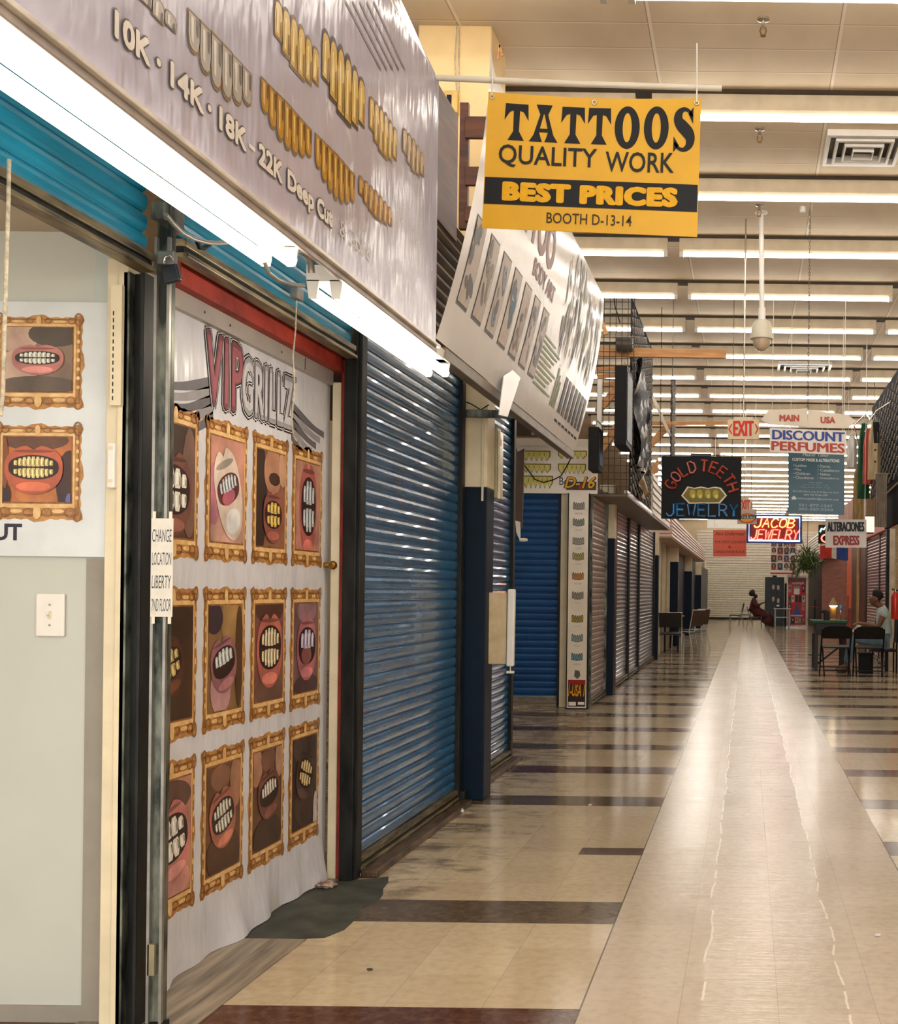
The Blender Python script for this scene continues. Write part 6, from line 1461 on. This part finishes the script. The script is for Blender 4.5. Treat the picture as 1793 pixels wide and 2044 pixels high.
# --- far seated woman
B = (.28, 41.0, 0.0)
J = dict(pelvis=(0, 0, .52), waist=(-.03, 0, .68), chest=(-.04, 0, .90), neckbase=(-.02, 0, 1.05), neck=(0, 0, 1.085), jaw=(.04, 0, 1.125), head=(.02, 0, 1.195), crown=(0, 0, 1.255), nose=(.115, 0, 1.172),
         shoulder=(-.03, 0, 1.0), elbow=(.08, 0, .78), wrist=(.27, 0, .93), knee=(.50, 0, .56), ankle=(.56, 0, .10))
t, W = person('person in a long dark red dress with a rounded hairdo seated at the far end', B, 1, J, skin_w, .9)
red = mat('dark_red_dress', (84, 20, 16), .8, scale=6, col2=(44, 10, 10), bump=.2)
sl_ = lambda s: [((-.04, 0, .90), .185), ((-.03, s * .16, 1.0), .11), ((.04, s * .2, .86), .12), ((.10, s * .205, .80), .10), ((.2, s * .14, .88), .075)]
clothes(t, W, J, [[((.02, 0, .52), .23), ((-.03, 0, .70), .18), ((-.04, 0, .90), .185), ((-.025, 0, 1.04), .08)], sl_(-1), sl_(1), [((.02, 0, .52), .23), ((.3, 0, .50), .22), ((.50, 0, .46), .22), ((.48, 0, .28), .25), ((.42, 0, .15), .30)]], 'dress', red)
clothes(t, W, J, [[((-.09, 0, 1.15), .11), ((-.085, 0, 1.24), .165), ((-.04, 0, 1.31), .15), ((.02, 0, 1.31), .10)]], 'hair', hair)
for s in (-1, 1): clothes(t, W, J, [[((.54, s * .1, .05), .045), ((.68, s * .11, .035), (.042, .032)), ((.78, s * .11, .03), (.035, .026))]], 'shoe', mat('pale_shoe', (196, 176, 150), .6))

# ================================================================== FAR END THINGS
t = thing('pale_table', 'pale table in front of the far person in dark red', 'table', (1.35, 42.0, 0))
MB().box(1.0, 1.62, 41.7, 42.3, .70, .74, mat('pale_top', (196, 190, 186), .4)).build('table_top', t, bevel=.004)
for x in (1.05, 1.57):
    for y in (41.75, 42.25): MB().box(x - .02, x + .02, y - .02, y + .02, 0, .70, M_grey).build('leg', t)
MB().box(1.02, 1.6, 41.98, 42.02, .38, .42, M_grey).build('stretcher', t)
o = MB().box(1.05, 1.3, 41.8, 42.05, .742, .80, M_black).box(1.1, 1.2, 41.85, 42.0, .80, .86, M_white).build('work_tray', bevel=.004); tag(o, 'dark tray of small things on the pale far table', 'tray')
a, c = P(1527, 1216, 44.5), P(1566, 1152, 44.5)
t = thing('display_cabinet', 'dark display cabinet behind the far person in dark red', 'cabinet', ((a.x + c.x) / 2, 44.6, 0))
MB().box(a.x, c.x, 44.5, 44.8, 0, c.z, mat('slate_cabinet', (36, 48, 58), .5, var=.15)).build('case', t, bevel=.01)
for x, z in ((1544, 1172), (1554, 1173), (1544, 1196), (1554, 1199)): q = P(x, z, 44.49); MB().ball(q, .055, .01, .10, mat('pale_item', (196, 176, 156), .5), 10, 8).build('pale_item', t, smooth=0)
MB().box((a.x + c.x) / 2 - .08, (a.x + c.x) / 2 + .08, 44.55, 44.7, c.z, c.z + .06, M_black).build('top_clip', t)
o = MB().box(c.x + .02, c.x + .18, 44.4, 44.7, 0, c.z - .24, M_navy).build('dark_case', bevel=.01); tag(o, 'narrow dark case between display cabinet and roll-up poster', 'case')
# roll up poster stand
YR = 42.6; A, B = P(1570, 1253, YR), P(1612, 1149, YR); A.z = 0.0; W_, H_ = B.x - A.x, B.z - A.z
t = thing('rollup_poster', 'tall red and white salon poster stand at the far right', 'poster stand', ((A.x + B.x) / 2, YR, 0))
m = MB(); m.box(A.x, B.x, YR, YR + .02, .05, B.z, mat('poster_border', (226, 210, 200), .4)); p = Print(m, lambda u, v, h: Vector((A.x + W_ * u, YR - h, A.z + H_ * v)), .006)
random.seed(3)
p.rect(.06, .06, .94, .96, ink((196, 62, 66)), 1); p.rect(.06, .86, .94, .96, ink((120, 66, 70)), 2)
p.stroke([(.24 + .6 * i / 40, .855 + .018 * math.sin(i * 1.3) * (1 if i % 7 else 1.6)) for i in range(41)], .012, M_white_ink, 3)
p.rect(.34, .64, .64, .80, ink((150, 140, 128)), 2); p.rect(.36, .64, .62, .75, M_white_ink, 3)
cols_ = [(70, 44, 40), (190, 150, 130), (120, 80, 74), (214, 190, 170), (60, 50, 60), (150, 96, 84)]
for v, h_, us in ((.68, .14, (.08, .74)), (.49, .13, (.08, .24, .42, .58, .76)), (.34, .13, (.08, .74)), (.09, .11, (.08, .24, .42, .58, .76))):
    for u in us:
        p.rect(u, v, u + .14, v + h_, ink(cols_[random.randrange(6)]), 3); p.ell(u + .07, v + h_ * .6, .035, h_ * .25, ink(cols_[random.randrange(6)]), 4, 10)
p.poly([(.50, .50), (.58, .36), (.76, .24), (.24, .24), (.42, .36)], ink((72, 92, 156)), 5); p.rect(.2, .22, .8, .25, ink((206, 190, 196)), 6)
m.fixn = False; m.build('printed_sheet', t); MB().box(A.x - .02, B.x + .02, YR - .08, YR + .1, 0, .05, M_chrome).build('base', t, bevel=.005); MB().box(A.x, B.x, YR - .005, YR + .025, B.z, B.z + .02, M_chrome).build('top_rail', t)
MB().tube([((A.x + B.x) / 2, YR + .05, .05), ((A.x + B.x) / 2, YR + .05, B.z)], .01, M_chrome, 6).build('support_pole', t)
# hanging sheet of hairstyle pictures
YH = 42.0; A, B = P(1538, 1146, YH), P(1590, 1076, YH); W_, H_ = B.x - A.x, B.z - A.z
t = thing('hairstyle_poster', 'hanging poster of many small hairstyle portraits below the lit neon sign', 'poster', ((A.x + B.x) / 2, YH, A.z))
m = MB(); m.box(A.x, B.x, YH, YH + .02, A.z, B.z, M_paper); p = Print(m, lambda u, v, h: Vector((A.x + W_ * u, YH - h, A.z + H_ * v)), .005)
for r_ in range(4):
    for q in range(4):
        u, v = .02 + q * .245, .12 + r_ * .22; bgc = [(150, 120, 100), (90, 110, 150), (196, 170, 150), (120, 50, 44)][(q + r_ * 3) % 4]
        p.rect(u, v, u + .225, v + .2, ink(bgc), 1); p.ell(u + .11, v + .11, .085, .085, ink((30, 24, 26)), 2, 12); p.ell(u + .11, v + .11, .045, .055, ink((150, 100, 76)), 3, 10); p.rect(u + .04, v, u + .18, v + .05, ink([(160, 50, 44), (40, 40, 60), (196, 180, 170)][(q + r_) % 3]), 4)
p.rect(0, 0, 1, .05, ink((190, 50, 40)), 1); m.fixn = False; m.build('printed_sheet', t)
for f in (.06, .94): rod((A.x + W_ * f, YH + .01, B.z), (A.x + W_ * f, YH + .01, CEIL), .006, M_clear, 'hanger', t)
# greenery at the far right booth
t = thing('hanging_fern', 'bushy green plant hanging over the far right booth front', 'plant', (1.98, 40, 1.6))
lf = mat('fern_green', (84, 116, 40), .6, scale=4, col2=(36, 58, 22)); random.seed(11)
m = MB()
c = P(1612, 1128, 29.5)
for i in range(280):
    a = random.random() * 2 * math.pi; L = .2 + random.random() * .3; up = random.random() * .5 - .1; o = c + Vector((random.gauss(0, .12), random.gauss(0, .15), random.gauss(.05, .15)))
    e_ = o + Vector((math.cos(a) * L, math.sin(a) * L * .7, up - L * .9 * random.random())); mid = o.lerp(e_, .5) + Vector((0, 0, .1)); w = Vector((-math.sin(a), math.cos(a), .3)) * .02
    m.face([o, mid + w, e_, mid - w], lf)
m.fixn = False; m.build('fronds', t)
MB().lathe((c.x, 29.5, c.z - .12), [(.1, 0), (.14, .16), (.13, .17)], mat('dark_basket', (60, 42, 28), .7), 14).build('basket', t, smooth=40); rod((c.x, 29.5, c.z), (c.x, 29.5, CEIL), .008, M_grime, 'hanger', t)
c = P(1735, 1000, 30)
t = thing('side_stand', 'small round red topped stand left of the green table', 'stand', (P(1627, 1212, 24).x, 24, 0))
q = P(1627, 1212, 24); MB().lathe((q.x, 24, q.z), [(.1, 0), (.1, .015)], mat('red_tray', (150, 50, 32), .4), 16).build('tray', t); MB().tube([(q.x, 24, 0), (q.x, 24, q.z + .16)], .012, M_chair, 8).build('pole', t); MB().lathe((q.x, 24, 0), [(.12, 0), (.12, .02), (.02, .04)], M_chair, 14).build('base', t)

# ================================================================== FLOOR: threshold, vinyl sheet, curb, litter
def patch(pts, z, h, m_, name):
    mb = MB(); mb.prism([(x, y, z) for x, y in pts], (0, 0, h), m_); return mb.build(name)
random.seed(21)
ed = [(-1.55 + .07 * random.random() - .10 * max(0, (y - 4.6)), y) for y in [4.22 + .1 * i for i in range(10)]]
o = patch([(-1.9, 4.2), (-1.62, 4.2)] + ed + [(-1.74, 5.03), (-1.9, 5.03)], 0.0005, .002, mat('bare_concrete', (74, 76, 66), .6, scale=7, col2=(40, 42, 36)), 'threshold_patch'); struct(o)
pts = [(-1.96, 3.2), (-1.60, 3.2), (-1.60, 3.9), (-1.595, 4.19), (-1.92, 4.19)]
o = patch(pts, .0005, .004, mat('grey_plank_vinyl', (166, 152, 132), .45, scale=2.4, sc=(10, .8, 1), col2=(96, 86, 74)), 'floor_mat'); tag(o, 'worn grey wood grain vinyl mat on the floor under the smile poster', 'mat')
o = MB().box(-1.705, -1.63, 5.1, 6.87, 0, .03, mat('threshold_bar', (110, 88, 66), .4, .3, scale=9, sc=(4, 1, 1), col2=(52, 34, 24))).build('threshold_bar', bevel=.006); tag(o, 'rusty metal threshold bar under the big blue shutter', 'threshold')
o = MB().box(-1.752, -1.69, 7.24, 8.7, 0, .03, mat('threshold_bar', (110, 88, 66))).build('threshold_bar', bevel=.006); tag(o, 'rusty metal threshold bar behind the first pillar', 'threshold')
q = PZ(905, 1604); o = MB().box(-1.74, -1.68, 6.88, 6.95, .0, .075, M_darkst).build('shutter_lock', bevel=.006); tag(o, 'small dark lock box at the foot of the first pillar', 'lock')
q = PZ(990, 1545); m = MB(); m.tube([(q.x + .045 * math.cos(s), q.y + .045 * math.sin(s), .012) for s in [2 * math.pi * i / 16 for i in range(16)]], .008, M_brass, 6, closed=True); tag(m.build('metal_ring', smooth=0), 'loose brass ring on the floor behind the first pillar', 'ring')
def litter(px, py, s, col, lb, name='crumpled_paper', col2=None, flat=.55):
    q = PZ(px, py); random.seed(px); m = MB(); vs = []; n, k = 10, 6
    for i in range(k + 1):
        for j in range(n):
            th, ph = math.pi * i / k, 2 * math.pi * j / n; r_ = s * (.7 + .5 * random.random())
            vs.append((q.x + r_ * math.sin(th) * math.cos(ph) * 1.3, q.y + r_ * math.sin(th) * math.sin(ph), max(.001, s * flat * .8 + r_ * flat * math.cos(th))))
    m.mesh(vs, [(i * n + j, i * n + (j + 1) % n, (i + 1) * n + (j + 1) % n, (i + 1) * n + j) for i in range(k) for j in range(n)], mat('litter_%d' % px, col, .7, scale=30, col2=col2))
    tag(m.build(name, org=(q.x, q.y, 0)), lb, 'litter')
litter(917, 1622, .026, (226, 222, 216), 'scrap of white tissue on the floor beside the first pillar')
litter(812, 1680, .030, (220, 214, 206), 'crumpled white tissue at the foot of the big blue shutter')
litter(710, 1750, .022, (214, 212, 214), 'small white and blue scrap at the left foot of the blue shutter', 'paper_scrap', (60, 70, 130))
litter(652, 1772, .034, (196, 176, 160), 'crumpled dark and white wrapper beside the smile poster hem', 'candy_wrapper', (84, 40, 30))
litter(1753, 1868, .010, (220, 216, 220), 'tiny white speck of litter on the aisle at right', 'paper_scrap')
litter(1178, 1608, .010, (214, 208, 200), 'tiny white speck of litter on the grey floor stripe', 'paper_scrap')
litter(738, 1937, .008, (70, 54, 44), 'tiny dark twig on the floor in front of the vinyl mat', 'twig')
